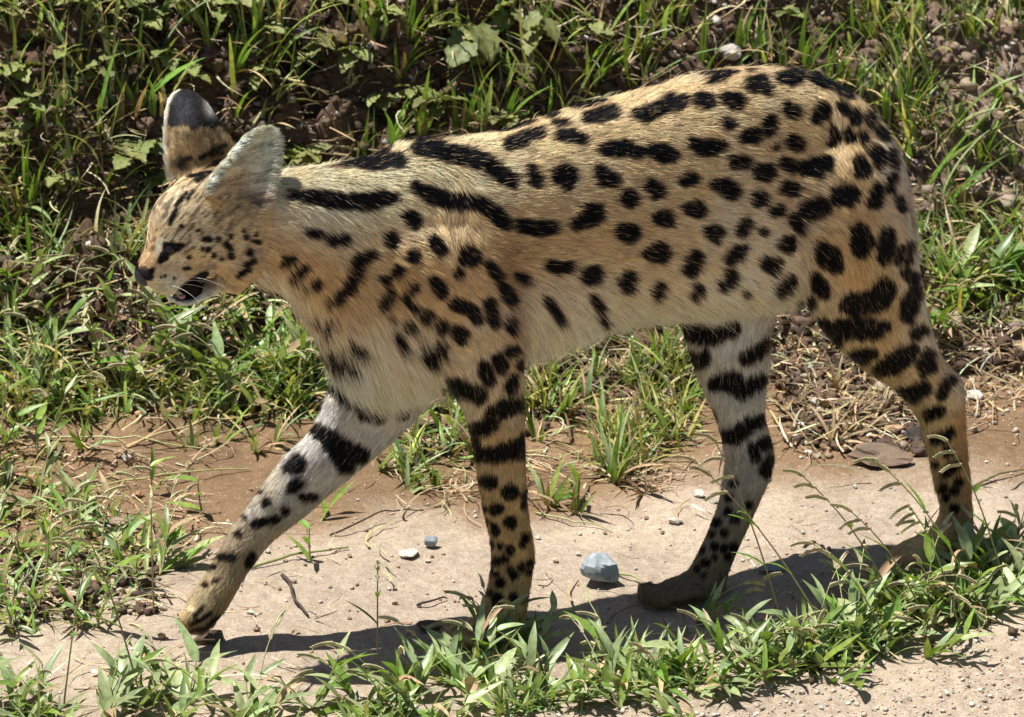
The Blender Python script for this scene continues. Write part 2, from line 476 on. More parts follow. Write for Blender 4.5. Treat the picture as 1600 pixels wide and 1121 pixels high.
# toes
for fr_, L0, pts in ((FB, .028, [(1410, 876)]), (FB, .010, [(1013, 929)]), (FB, .030, [(714, 990)]), (FB, -.030, [(300, 966)])):
    for (tx, ty) in pts:
        for k in range(4):
            lat = (k - 1.5) * .0115
            if fr_ is FB and tx == 300: break
            c = fr_.un(np.array(float(tx) + (6 if k in (0, 3) else 0)), np.array(float(ty) - (1.0)), L0 + lat)
            c = c + np.array([0, 0, .001])
            # keep every toe at the height of the paw, whatever its side
            base = fr_.un(np.array(float(tx)), np.array(float(ty)), L0)
            c = base + fr_.n * lat + (np.array([math.cos(PSI_B), math.sin(PSI_B), 0]) * (.006 if k in (0, 3) else 0))
            add_prim(*blob(c - np.array([0, 0, .0015]), (.0130, .0064, .0070)))

for (tx, ty, tl) in [(294, 966, -.020), (303, 976, -.027), (314, 976, -.034), (326, 966, -.041)]:
    add_prim(*blob(FB.un(np.array(float(tx)), np.array(float(ty)), tl), (.0088, .0080, .0105)))

# head: nose to occiput (the fur streams back from the nose)
loft(FH, [(213, 421, 222, 443, .0105, 0), (222, 404, 243, 454, .016, 0), (231, 385, 265, 458, .0205, 0), (236, 360, 285, 449, .0255, 0), (240, 334, 301, 436, .033, 0),
          (254, 307, 326, 427, .039, 0), (279, 284, 345, 430, .043, 0), (314, 268, 362, 434, .045, 0), (355, 262, 378, 438, .045, 0), (405, 268, 400, 436, .040, 0)], HEAD, off=-.0005)
# lower jaw
loft(FH, [(260, 461, 263, 468, .009, 0), (274, 466, 282, 475, .012, 0), (292, 462, 302, 471, .015, 0), (303, 452, 316, 463, .018, 0), (313, 441, 331, 453, .020, 0), (327, 429, 346, 446, .024, 0), (352, 418, 370, 441, .028, 0)], HEAD, off=-.0015)
def hblob(px, py, L, r):
    c = FH.un(np.array(float(px)), np.array(float(py)), L); add_prim(*blob(c, r))
for sgn in (1, -1):
    hb = lambda px, py, L, r: add_prim(*blob(FH.un(np.array(float(px)), np.array(float(py)), 0.0) + FH.n * L * sgn, r))
    hb(253, 440, .011, (.0145, .010, .0105))      # whisker pad
    hb(272, 372, .027, (.013, .010, .008))      # brow
    hb(350, 394, .032, (.024, .014, .022))      # cheek
    hb(348, 430, .018, (.015, .012, .012))      # corner of the jaw
    hb(290, 410, .026, (.018, .010, .012))      # under the eye
# nose pad is built below as a part
# ears: thin shells standing on the skull
def ear(fr, e1, e2, L0, L1, cup, part, thick=.0052, nu=16, nvv=15):
    a = cat_rom([p for p in e1], 6); b = cat_rom([p for p in e2], 6)
    def res(q):
        d = np.concatenate([[0], np.cumsum(np.linalg.norm(np.diff(q, axis=0), axis=1))]); u = np.linspace(0, d[-1], nu)
        return np.stack([np.interp(u, d, q[:, 0]), np.interp(u, d, q[:, 1])], 1)
    a = res(a); b = res(b)
    G = np.zeros((nu, nvv, 3))
    for i in range(nu):
        u = i / (nu - 1)
        for j in range(nvv):
            v = j / (nvv - 1)
            p = a[i] * (1 - v) + b[i] * v
            L = L0 + (L1 - L0) * u + cup * (1 - (2 * v - 1) ** 2) * math.sin(math.pi * min(1, 0.32 + 0.68 * u)) ** 0.7
            G[i, j] = fr.un(np.array(p[0]), np.array(p[1]), L)
    du = np.gradient(G, axis=0); dv = np.gradient(G, axis=1)
    nn = np.cross(du, dv); nn /= np.linalg.norm(nn, axis=2, keepdims=True) + 1e-9
    A = G + nn * thick / 2; B = G - nn * thick / 2
    V = np.concatenate([A.reshape(-1, 3), B.reshape(-1, 3)]); o = nu * nvv
    F = []
    ix = lambda i, j: i * nvv + j
    for i in range(nu - 1):
        for j in range(nvv - 1):
            F.append([ix(i, j), ix(i + 1, j), ix(i + 1, j + 1), ix(i, j + 1)])
            F.append([o + ix(i, j), o + ix(i, j + 1), o + ix(i + 1, j + 1), o + ix(i + 1, j)])
    ring = [(i, 0) for i in range(nu)] + [(nu - 1, j) for j in range(1, nvv)] + [(i, nvv - 1) for i in range(nu - 2, -1, -1)] + [(0, j) for j in range(nvv - 2, 0, -1)]
    for q in range(len(ring)):
        p1, p2 = ring[q], ring[(q + 1) % len(ring)]
        F.append([ix(*p1), o + ix(*p1), o + ix(*p2), ix(*p2)])
    add_prim(V, F)
    c = G[:, nvv // 2]; tg = np.gradient(c, axis=0); tg /= np.linalg.norm(tg, axis=1, keepdims=True)
    keep = slice(3, None)
    for q in range(0, nvv, 3):
        cq = G[keep, q]
        FLOW_P.append(cq); FLOW_T.append(tg[keep]); FLOW_R.append(np.full(len(cq), .011)); FLOW_K.append(np.full(len(cq), part))

ear(FH, [(318, 312), (322, 292), (335, 270), (352, 250), (368, 229), (384, 212), (400, 200), (417, 195)],
    [(400, 352), (416, 328), (427, 298), (434, 270), (438, 245), (438, 222), (432, 206), (417, 195)], .046, .012, -.012, EARN)
ear(FH, [(270, 300), (260, 272), (257, 240), (256, 205), (257, 178), (262, 158), (271, 146), (284, 140)],
    [(385, 262), (368, 232), (352, 210), (342, 192), (332, 174), (320, 158), (304, 145), (284, 140)], -.030, -.056, .020, EARF)

# one continuous skin grown over the shapes
tmp = bpy.data.objects.new('tmp_skin', mesh_np('tmp_skin', np.concatenate(PRIM_V), PRIM_F, False))
COL.objects.link(tmp)
rm = tmp.modifiers.new('skin', 'REMESH'); rm.mode = 'VOXEL'; rm.voxel_size = 0.0027; rm.adaptivity = 0
dg = bpy.context.evaluated_depsgraph_get()
ev = tmp.evaluated_get(dg)
skin = bpy.data.meshes.new_from_object(ev)
bpy.data.objects.remove(tmp)
n_v = len(skin.vertices)
SV = np.empty(n_v * 3, np.float32); skin.vertices.foreach_get('co', SV); SV = SV.reshape(-1, 3).astype(float)
E_ = np.empty(len(skin.edges) * 2, np.int32); skin.edges.foreach_get('vertices', E_); E_ = E_.reshape(-1, 2)
deg = np.bincount(E_.ravel(), minlength=n_v)[:, None]
def lap(X):
    r = np.zeros_like(X)
    for k in range(X.shape[1]):
        r[:, k] = np.bincount(E_[:, 0], X[E_[:, 1], k], n_v) + np.bincount(E_[:, 1], X[E_[:, 0], k], n_v)
    return r / deg
FP = np.concatenate(FLOW_P); FT = np.concatenate(FLOW_T); FR = np.concatenate(FLOW_R); FK = np.concatenate(FLOW_K).astype(int)
def nearest(P, chunk=4000):
    part = np.zeros(len(P), int); flow = np.zeros((len(P), 3))
    for a in range(0, len(P), chunk):
        q = P[a:a + chunk]
        d = np.sqrt(((q[:, None] - FP[None]) ** 2).sum(2)) / FR[None]
        i = d.argmin(1); part[a:a + chunk] = FK[i]
        wg = np.exp(-((d - d.min(1, keepdims=True)) / 0.22) ** 2)
        flow[a:a + chunk] = (wg[:, :, None] * FT[None]).sum(1)
    return part, flow / (np.linalg.norm(flow, axis=1, keepdims=True) + 1e-9)
VPART, VFLOW = nearest(SV)
soft = np.where((VPART == EARN) | (VPART == EARF), 0.25, np.where(VPART == HEAD, 0.4, 0.6))[:, None]
for it in range(13):
    SV = SV + soft * (lap(SV) - SV)
    if it % 3 == 2: SV = SV - 0.5 * soft * (lap(SV) - SV)
skin.vertices.foreach_set('co', SV.astype(np.float32).ravel()); skin.update()
VN = np.empty(n_v * 3, np.float32); skin.vertices.foreach_get('normal', VN); VN = VN.reshape(-1, 3).astype(float)
for _ in range(2): VFLOW = lap(VFLOW)
VNS = VN.copy()
for _ in range(4): VNS = lap(VNS)
VNS /= np.linalg.norm(VNS, axis=1, keepdims=True) + 1e-9

# ---- the coat: markings and painted dark toe creases are listed as strokes (x, y, radius) on the cat's left side
SP = {
BODY: [
 [(453,304,5),(494,309,9),(538,313,10),(568,315,11),(598,308,9),(612,309,5)], [(555,259,4),(575,258,7),(605,253,9),(622,253,8)],
 [(478,360,4),(496,363,4)], [(513,373,7),(535,372,6)], [(607,366,6),(608,376,10)],
 [(577,396,7),(556,405,10),(551,428,10),(542,444,8),(526,461,6),(511,467,3)], [(438,412,4),(446,405,7),(455,401,4)], [(455,430,6),(465,420,6),(475,415,4)],
 [(491,438,7)], [(473,444,3)], [(620,421,7)], [(590,434,3),(600,436,6),(610,430,4)], [(607,455,7),(596,468,7),(591,473,5)], [(629,460,7),(636,468,4),(644,476,5)],
 [(505,506,5),(512,499,5)], [(488,492,4)], [(545,531,5),(562,536,6)], [(615,519,5),(624,533,6)], [(604,490,4)], [(638,503,7),(630,505,4)], [(512,545,6),(526,552,10),(545,558,7)],
 [(648,236,8),(655,232,12),(691,238,11),(727,246,11),(756,255,10),(777,272,10),(792,284,9)],
 [(641,290,5),(665,303,10),(691,307,11),(720,310,10),(745,315,9),(766,330,10),(780,346,9),(788,352,5)],
 [(630,333,6),(640,342,10),(645,347,7)], [(675,376,10),(684,390,8)], [(640,399,10)], [(641,446,7)], [(711,422,8)], [(727,392,11),(733,400,13),(722,402,9)],
 [(670,433,6),(681,447,10),(686,456,8)], [(759,411,4),(768,423,7),(775,432,5)], [(780,445,5),(787,458,8),(794,466,6)],
 [(709,472,10),(727,478,8),(738,488,9),(743,497,6)], [(761,471,7),(764,488,8),(770,504,5)], [(793,497,4),(794,510,4)],
 [(663,488,9)], [(686,504,9)], [(708,515,8),(716,520,11),(720,528,6)], [(665,545,15),(668,552,12),(686,535,9)], [(775,556,7)], [(802,547,5)], [(793,546,6)],
 [(788,228,6),(803,224,9),(822,216,8),(840,209,6)], [(868,213,5),(885,214,8),(905,220,6)], [(912,187,6),(930,184,9),(952,178,8)], [(862,195,3),(880,195,3)],
 [(935,234,6),(955,234,10),(970,232,11),(990,240,8)], [(826,268,9),(832,285,8)], [(870,276,13),(884,275,12),(879,286,10)], [(930,268,7),(940,280,11),(952,283,9)], [(978,310,12)],
 [(808,352,8),(822,354,9),(840,358,10),(858,356,8)], [(895,350,8),(912,342,12),(925,334,13),(912,324,5)], [(968,362,12),(978,364,14)], [(852,414,6),(866,419,8),(884,415,5)],
 [(912,430,11),(922,427,11)], [(966,438,6),(977,432,8),(975,446,8)], [(805,429,4),(815,436,6)], [(848,465,4),(860,478,5),(870,490,4)], [(920,462,4),(930,474,5)], [(930,488,3),(938,498,3)],
 [(990,180,7),(1005,180,11),(1025,170,9),(1045,162,11),(1062,162,8)], [(1085,158,8),(1100,160,10)], [(1128,155,8),(1145,160,11)], [(1105,128,3),(1125,121,5),(1142,112,3)],
 [(1128,192,6),(1136,195,5)], [(1077,224,7),(1092,232,11),(1110,230,10),(1120,228,7)], [(1012,235,8),(1030,240,13),(1045,243,8)], [(1142,252,8),(1155,252,9)], [(1062,283,6),(1075,280,9)],
 [(1010,290,8),(1020,297,11)], [(1112,288,7),(1126,292,11),(1138,298,12)], [(1070,326,7),(1084,326,12)], [(1022,340,8),(1036,340,11)], [(1100,361,6),(1112,364,11)], [(1160,350,9),(1153,360,8)],
 [(1012,396,10),(1024,394,15)], [(1082,403,11),(1073,418,10)], [(1135,402,7),(1147,394,9),(1155,389,7)], [(1026,446,8),(1018,456,6)], [(1085,448,6),(1080,458,6)], [(1135,424,6),(1138,434,7),(1125,442,6)], [(1158,453,3)],
 [(1168,133,9),(1185,133,12),(1192,140,8)], [(1217,123,8),(1230,123,11),(1243,120,9)], [(1265,121,6),(1280,125,8),(1295,132,5)], [(1165,108,3),(1180,100,4),(1192,98,4)], [(1305,136,4),(1325,145,4)],
 [(1225,168,7),(1234,176,9)], [(1272,180,10),(1281,171,12)], [(1310,160,6),(1320,168,6)], [(1332,172,6),(1336,183,7)], [(1198,190,9),(1195,202,8)], [(1157,213,7),(1172,211,11)], [(1230,221,8),(1241,225,9)], [(1206,230,4)],
 [(1298,198,6),(1303,208,8),(1297,217,6)], [(1322,200,5),(1328,210,7)], [(1220,253,8),(1232,260,9)], [(1255,262,10),(1272,260,15),(1285,254,12)], [(1182,268,10),(1192,269,12)],
 [(1222,292,8),(1236,296,10)], [(1182,310,11)], [(1205,330,5),(1214,328,6)], [(1262,326,14),(1275,322,15)], [(1307,303,14),(1320,299,17)], [(1236,341,8),(1247,353,8)], [(1188,360,5)],
 [(1222,380,10),(1230,380,12)], [(1280,385,10),(1292,398,17),(1303,412,10)], [(1192,410,8),(1204,415,9),(1210,408,6)], [(1271,428,7),(1278,440,11),(1285,452,8)], [(1212,450,7),(1232,436,8)],
 [(1352,176,5),(1357,187,6)], [(1370,200,4),(1378,209,6)], [(1345,204,4),(1350,217,5)], [(1362,233,8),(1370,248,10)], [(1339,246,7),(1345,262,11),(1338,266,6)], [(1388,235,5),(1393,252,7)], [(1390,272,6),(1386,290,5)],
 [(1367,292,9),(1363,310,11)], [(1400,308,5),(1405,322,5)], [(1340,358,13),(1343,372,17),(1343,385,12)], [(1383,365,10),(1381,383,12),(1380,398,9)], [(1405,385,4),(1401,403,5)], [(1420,380,4),(1416,405,4)],
 [(1412,420,5),(1424,430,8)], [(1428,450,9),(1421,468,12),(1415,490,9)], [(1380,450,17),(1370,462,17),(1345,470,14),(1328,470,15)],
 [(1286,503,10),(1303,528,8),(1313,509,15),(1341,507,15),(1363,511,14),(1380,505,7)], [(1428,518,6),(1438,512,8)], [(1332,551,6),(1346,553,10),(1360,548,7)],
 [(1372,574,9),(1392,565,15),(1412,551,13),(1422,542,8)], [(1447,552,8),(1444,568,13),(1440,580,6)], [(1406,607,6),(1424,611,11),(1440,603,9)], [(1473,598,6),(1469,614,6)], [(1483,591,5)],
 [(1450,644,7),(1465,640,7)], [(1462,682,6),(1475,678,7),(1484,670,5)], [(1480,703,6)], [(1476,738,5),(1488,727,8),(1496,722,4)], [(1462,722,3)], [(1496,750,6)], [(1490,764,7)], [(1473,760,6)], [(1478,775,5)], [(1492,791,6)], [(1246,473,8),(1262,468,9)],
 [(754,568,8),(758,580,10),(762,590,7)], [(775,558,7),(782,568,9)], [(800,586,6),(797,600,8)], [(813,568,6)], [(695,598,10),(714,602,15),(731,606,10),(748,609,9),(748,619,6)],
 [(742,666,9),(761,664,8),(770,645,12),(783,634,13),(806,630,11),(818,626,9)], [(740,688,7),(746,705,8),(766,707,10),(787,703,13),(808,698,14),(819,681,8)],
 [(757,748,7),(768,750,9)], [(796,765,13)], [(819,765,3),(818,790,4)], [(772,794,7),(778,793,8)], [(755,794,5)], [(797,815,9)], [(772,820,5),(775,828,5)], [(760,813,4)], [(820,836,5),(815,850,5)],
 [(768,849,5)], [(781,852,3)], [(796,857,7)], [(775,875,6)], [(788,873,5)], [(814,885,6)], [(828,878,5)], [(828,892,4)], [(796,888,4),(803,897,6)], [(766,888,4)], [(775,896,4)], [(782,908,7)],
 [(767,924,4)], [(777,931,7)], [(802,931,6)], [(778,940,5)],
 ],
HEAD: [
 [(291,302,2.5),(280,315,3),(275,322,2.5)], [(275,328,2.5),(269,340,3.2),(265,350,2.5)], [(283,354,2.5)], [(308,361,2.5)], [(316,375,3.5),(325,375,4)], [(338,375,4.2)], [(350,382,5),(356,389,4)], [(357,370,3)],
 [(314,390,2.5)], [(323,391,3.5)], [(331,400,4)], [(357,400,5)], [(343,405,3.2)], [(294,403,3)], [(381,371,4.5)], [(397,367,3)], [(392,377,3),(402,379,4)], [(355,369,2.5)], [(377,361,3)], [(386,394,6)],
 [(381,414,4),(392,408,5)], [(368,430,3),(384,421,4.5)], [(442,410,5)], [(257,432,1.8)], [(272,436,1.8)], [(251,434,1.5)], [(294,420,2.5),(286,421,1.8)], [(294,403,2.5)],
 [(258,383,3.5),(284,384,3)], [(263,391,9),(277,387,5.5)], [(256,402,7),(250,409,4.5)],
 [(315,252,4),(335,241,3.5),(354,233,3)], [(306,282,5),(322,268,7),(345,256,5)], [(283,266,4),(290,256,5),(300,252,4)], [(300,300,2.5),(292,312,2)],
 [(330,250,2.5),(348,243,2)],
 [(222,427,9),(231,431,8),(238,422,3)],
 ],
FARFORE: [
 [(518,600,7),(542,611,14),(566,626,16),(574,639,12),(596,648,8)], [(626,628,8),(630,640,9)], [(499,669,10),(523,688,16),(540,705,20),(544,723,12)], [(540,700,16),(566,708,12)],
 [(455,730,8),(468,722,13)], [(458,762,7),(467,752,9)], [(478,775,7),(494,774,4)], [(418,784,7)], [(410,766,4)], [(448,798,6)], [(400,817,6),(415,813,4),(433,810,5)], [(385,807,4)], [(375,834,5)],
 [(345,870,4),(362,868,6)], [(396,865,4),(390,880,5)], [(334,885,4)], [(404,671,3)], [(512,545,6),(526,552,10),(545,558,7)], [(545,531,5),(562,536,6)],
 [(299,973,1.0),(316,966,1.6),(330,955,1.2)], [(296,986,1.5),(320,980,2.5),(342,962,2.5)], [(306,960,1.0),(318,950,1.2)], [(338,905,3)], [(322,912,2.5)],  # creases between the toes painted as dark lines; dark pad; two spots
 ],
FARHIND: [
 [(1070,512,8),(1098,519,11),(1119,519,9),(1147,510,7)], [(1080,550,5),(1091,557,10),(1100,553,7)], [(1165,556,7),(1182,546,8),(1198,530,5)], [(1117,594,8),(1144,591,14),(1156,608,8),(1179,594,9),(1191,587,5)],
 [(1103,635,4),(1111,652,5)], [(1133,677,7),(1151,677,10),(1172,659,8),(1191,652,5)], [(1193,689,9)], [(1175,696,4),(1179,710,5)], [(1202,712,4)], [(1147,752,5)], [(1141,776,5)], [(1196,731,8)], [(1171,788,5)],
 [(1138,797,5)], [(1120,814,6)], [(1149,810,6)], [(1113,832,4)], [(1133,832,5)], [(1118,853,5)], [(1132,855,6)], [(1147,853,7)], [(1097,857,4)], [(1086,866,4)], [(1119,869,4)], [(1103,878,5)], [(1091,888,4)], [(1100,897,3)], [(1138,868,5)],
 ],
}
MOUTH = [[(322,428,5),(312,434,6),(299,443,7),(290,453,8),(280,462,7),(298,459,8),(306,448,7),(318,436,5)]]
SP[HEAD] += MOUTH
SP[BODY] += [[(450,262,2.5),(500,257,2.5),(548,258,4)]]
SP[HEAD] += SP[BODY][:12]
SP[BODY] += SP[HEAD][6:21]

def seg_field(P2, strokes):
    """signed distance, in photo pixels, to the nearest marking"""
    best = np.full(len(P2), 1e3)
    for st in strokes:
        xs = [p[0] for p in st]; ys = [p[1] for p in st]
        m = (P2[:, 0] > min(xs) - 40) & (P2[:, 0] < max(xs) + 40) & (P2[:, 1] > min(ys) - 40) & (P2[:, 1] < max(ys) + 40)
        if not m.any(): continue
        q = P2[m]; b = best[m]
        if len(st) == 1:
            b = np.minimum(b, np.hypot(q[:, 0] - xs[0], q[:, 1] - ys[0]) - st[0][2])
        for (x1, y1, r1), (x2, y2, r2) in zip(st[:-1], st[1:]):
            dx, dy = x2 - x1, y2 - y1
            t = np.clip(((q[:, 0] - x1) * dx + (q[:, 1] - y1) * dy) / (dx * dx + dy * dy + 1e-9), 0, 1)
            b = np.minimum(b, np.hypot(q[:, 0] - x1 - t * dx, q[:, 1] - y1 - t * dy) - (r1 + (r2 - r1) * t))
        best[m] = b
    return best

TAN = (.50, .34, .175); CREAM = (.66, .53, .36); WHITE = (.62, .58, .52); ORANGE = (.46, .27, .11)
PATCH = {   # soft patches of coat colour, a few with shade put in: x, y, spread x, spread y, colour, weight
BODY: [(520, 280, 110, 26, CREAM, 2), (520, 345, 70, 28, (.66, .57, .44), 2.4), (700, 270, 90, 60, CREAM, 1.2), (900, 230, 200, 45, (.60, .45, .27), 1.2), (1150, 160, 150, 50, (.60, .45, .27), 1.2),
       (440, 420, 60, 50, (.46, .31, .16), 1.5), (520, 440, 60, 60, (.47, .34, .20), 1.2), (580, 570, 70, 40, (.64, .58, .50), 3), (660, 560, 60, 40, (.52, .42, .30), 1), (740, 420, 90, 60, TAN, 1.5),
       (900, 485, 90, 36, (.60, .56, .50), 2.5), (1000, 480, 60, 20, (.58, .47, .32), 1.2), (1100, 480, 60, 16, (.58, .46, .30), 1.2), (1180, 400, 60, 60, (.60, .56, .50), 2.2), (1050, 340, 140, 80, (.56, .43, .27), 1),
       (1340, 420, 70, 80, TAN, 1.5), (1250, 300, 60, 60, (.46, .33, .20), 1.2), (1410, 260, 22, 80, (.50, .46, .42), 2.5), (1440, 440, 18, 80, (.58, .55, .50), 2.5), (1270, 490, 36, 30, (.58, .54, .46), 1.5),
       (1380, 560, 80, 60, (.50, .38, .24), 1), (1430, 700, 24, 110, (.50, .38, .22), 1.2), (1512, 700, 12, 110, (.34, .20, .10), 3), (1495, 600, 14, 20, WHITE, 2),
       (770, 600, 60, 40, (.50, .42, .32), 1.2), (730, 640, 18, 30, WHITE, 1.5), (785, 720, 50, 90, (.47, .34, .20), 1.2), (790, 850, 50, 80, (.42, .29, .15), 1.5), (800, 470, 11, 55, (.20, .105, .045), 4), (782, 420, 12, 22, (.26, .15, .07), 2),  # dark fold behind the shoulder: crease shade painted into the coat
       (840, 510, 30, 40, (.55, .50, .42), 1.5), (1020, 120, 120, 20, (.42, .33, .24), 1.0)],
HEAD: [(250, 330, 30, 40, (.50, .42, .33), 2), (228, 385, 16, 40, ORANGE, 2.6), (225, 412, 10, 14, (.36, .24, .15), 2), (252, 442, 20, 11, (.68, .63, .54), 4), (290, 472, 40, 9, (.68, .64, .57), 5), (285, 372, 22, 7, (.66, .58, .46), 3.5), (280, 408, 20, 6, (.62, .52, .38), 2.5), (300, 395, 40, 30, (.54, .42, .27), 1), (330, 350, 40, 14, (.56, .47, .33), 1.5), (300, 345, 50, 30, (.44, .34, .21), 1.5),
       (330, 370, 50, 22, (.58, .48, .35), 1.5), (350, 415, 50, 25, (.55, .44, .30), 1.5), (425, 410, 40, 40, (.46, .31, .16), 2), (285, 405, 22, 12, (.52, .38, .22), 1.2), (380, 330, 40, 30, (.42, .30, .16), 1.8),
       (400, 345, 30, 20, (.40, .31, .20), 1), (250, 389, 4.5, 8, (.72, .66, .58), 8), (310, 280, 40, 30, (.36, .27, .16), 1.4), (520, 320, 60, 60, CREAM, 1), (300, 432, 20, 8, (.5, .4, .28), 1)],
FARFORE: [(580, 640, 90, 70, (.54, .54, .55), 2.4), (480, 740, 70, 60, (.46, .46, .47), 2.4), (405, 810, 45, 40, (.30, .27, .22), 5), (355, 868, 30, 28, (.24, .185, .12), 5), (312, 935, 34, 34, (.46, .36, .22), 3.5), (345, 965, 16, 22, (.12, .09, .06), 6), (300, 985, 30, 7, (.20, .15, .10), 4), (420, 770, 12, 60, (.42, .33, .2), 1)],  # cool grey of the shaded inner leg put into the coat; darker paw underside
FARHIND: [(1140, 560, 90, 100, (.54, .54, .54), 2.4), (1080, 620, 16, 60, (.44, .33, .2), 2), (1160, 720, 50, 40, (.42, .40, .37), 2), (1130, 820, 50, 60, (.22, .19, .14), 3), (1060, 915, 60, 22, (.13, .10, .07), 7)],  # inner thigh greyed for shade, paw darkened for the cat's shadow on it
}

def coat(P, part, side, nrm):
    """colour of the coat at points of the animal; the right side carries the same pattern mirrored"""
    Q = P.copy()
    far = side < 0
    mir = far & np.isin(part, (BODY, HEAD))
    ax = ((P - FB.o) @ FB.n)[:, None] * FB.n
    axh = ((P - FH.o) @ FH.n)[:, None] * FH.n
    Q[mir] = np.where((part == HEAD)[mir][:, None], (P - 2 * axh)[mir], (P - 2 * ax)[mir])
    x, y = proj(Q)
    P2 = np.stack([x, y], 1)
    out = np.zeros((len(P), 3)); bl = np.zeros(len(P))
    wob = vn(P / 0.006, 3) * 2.2 + vn(P / 0.0022, 4) * 1.6
    grp = {BODY: BODY, NEARFORE: BODY, NEARHIND: BODY, HEAD: HEAD, FARFORE: FARFORE, FARHIND: FARHIND}
    for g in (BODY, HEAD, FARFORE, FARHIND):
        m = np.isin(part, [k for k, v in grp.items() if v == g])
        if not m.any(): continue
        q = P2[m]
        acc = np.array(TAN)[None] * 0.55 + np.zeros((m.sum(), 3)); wt = np.full(m.sum(), 0.55)
        for (cx, cy, sx, sy, c, ww) in PATCH[g]:
            e = ww * np.exp(-0.5 * (((q[:, 0] - cx) / sx) ** 2 + ((q[:, 1] - cy) / sy) ** 2))
            acc += e[:, None] * np.array(c); wt += e
        out[m] = acc / wt[:, None]
        d = seg_field(q, SP[g])
        bl[m] = sstep(*((2.0, -1.4) if g == HEAD else (3.4, -2.4)), d - (0.6 if g == HEAD else (4.6 if g in (FARFORE, FARHIND) else 3.3) - (2.8 if g in (FARFORE, FARHIND) else 1.7) * np.maximum(sstep(715, 760, q[:, 1]), .8 * sstep(760, 700, q[:, 0]) * sstep(330, 400, q[:, 1]))) + wob[m] * (0.35 if g == HEAD else 1.0))
        if g == HEAD:
            # fine dark ticking that follows the lie of the fur on the face
            gg = q[:, 0] * .62 - q[:, 1] * .78; hh = q[:, 0] * .78 + q[:, 1] * .62
            tk_ = vn(np.stack([gg / 13, hh / 3.4, gg * 0], 1), 151)
            up_ = sstep(432, 380, q[:, 1] + .0 * q[:, 0]) * sstep(430, 330, q[:, 0])
            out[m] = out[m] * (1 - (0.62 * sstep(.22, .55, tk_) * up_)[:, None]) * (1 + (.22 * sstep(-.2, -.6, tk_) * up_)[:, None])
    # pale belly
    nz = nrm[:, 2]
    bel = (np.isin(part, (BODY,)) * sstep(-0.15, -0.8, nz))[:, None]
    out = out * (1 - 0.7 * bel) + np.array(WHITE) * 0.7 * bel
    # ears
    m = part == EARN
    if m.any():
        q = P2[m]; inner = (side[m] > 0)
        c = np.tile(np.array([.72, .57, .43]), (m.sum(), 1))
        k = np.exp(-0.5 * (((q[:, 0] - 392) / 20) ** 2 + ((q[:, 1] - 318) / 13) ** 2))[:, None]; c = c * (1 - .9 * k) + np.array([.09, .065, .045]) * .9 * k
        k = np.exp(-0.5 * (((q[:, 0] - 360) / 24) ** 2 + ((q[:, 1] - 300) / 22) ** 2))[:, None]; c = c * (1 - .7 * k) + np.array([.36, .25, .13]) * .7 * k
        k = sstep(7, 2, np.abs((q[:, 0] - 383) * .80 + (q[:, 1] - 213) * .60 - 0))[:, None] * 0.8; c = c * (1 - k) + np.array([.68, .58, .47]) * k
        back = np.tile(np.array([.02, .02, .022]), (m.sum(), 1)); back[q[:, 1] > 265] = (.45, .32, .18)
        out[m] = np.where(inner[:, None], c, back); bl[m] = 0
    m = part == EARF
    if m.any():
        q = P2[m]
        c = np.tile(np.array([.43, .30, .16]), (m.sum(), 1)) * (1 - .55 * sstep(.1, .6, vn(P[m] / np.array([.004, .004, .009]), 153)))[:, None]
        t = sstep(212, 198, q[:, 1] - 0.12 * (q[:, 0] - 300) + 13 * vn(P[m] / .005, 8))[:, None]
        c = c * (1 - t) + np.array([.016, .016, .019]) * t
        k = np.exp(-0.5 * (((q[:, 0] - 296) / 13) ** 2 + ((q[:, 1] - 182) / 17) ** 2))[:, None]; c = c * (1 - k * t) + np.array([.085, .085, .10]) * k * t  # grey sheen of light on the black fur, painted in as colour
        k = np.exp(-0.5 * (((q[:, 0] - 330) / 8) ** 2 + ((q[:, 1] - 172) / 8) ** 2))[:, None]; c = c * (1 - np.minimum(1, 1.6 * k)) + np.array([.62, .56, .50]) * np.minimum(1, 1.6 * k)
        k = np.exp(-0.5 * (((q[:, 0] - 284) / 8) ** 2 + ((q[:, 1] - 262) / 11) ** 2))[:, None]; c = c * (1 - k) + np.array([.05, .03, .02]) * k
        e = np.interp(q[:, 1], [137, 148, 165, 195, 230, 262, 300], [282, 266, 258, 255, 256, 259, 268])
        k = sstep(9, 3, q[:, 0] - e)[:, None]; c = c * (1 - k) + np.array([.62, .54, .45]) * k
        d = seg_field(q, SP[HEAD]); k = sstep(2, -1.5, d)[:, None]; c = c * (1 - k) + np.array([.03, .022, .018]) * k
        out[m] = c; bl[m] = 0
    return np.clip(out * np.array([1.52, 1.50, 1.39]), 0, .88), bl

def side_of(P, part, nrm):
    s = np.where(np.isin(part, (HEAD,)), (P - FH.o) @ FH.n, (P - FB.o) @ FB.n)
    s = np.where(part == EARN, nrm @ FH.n + 0.45, s)
    return s

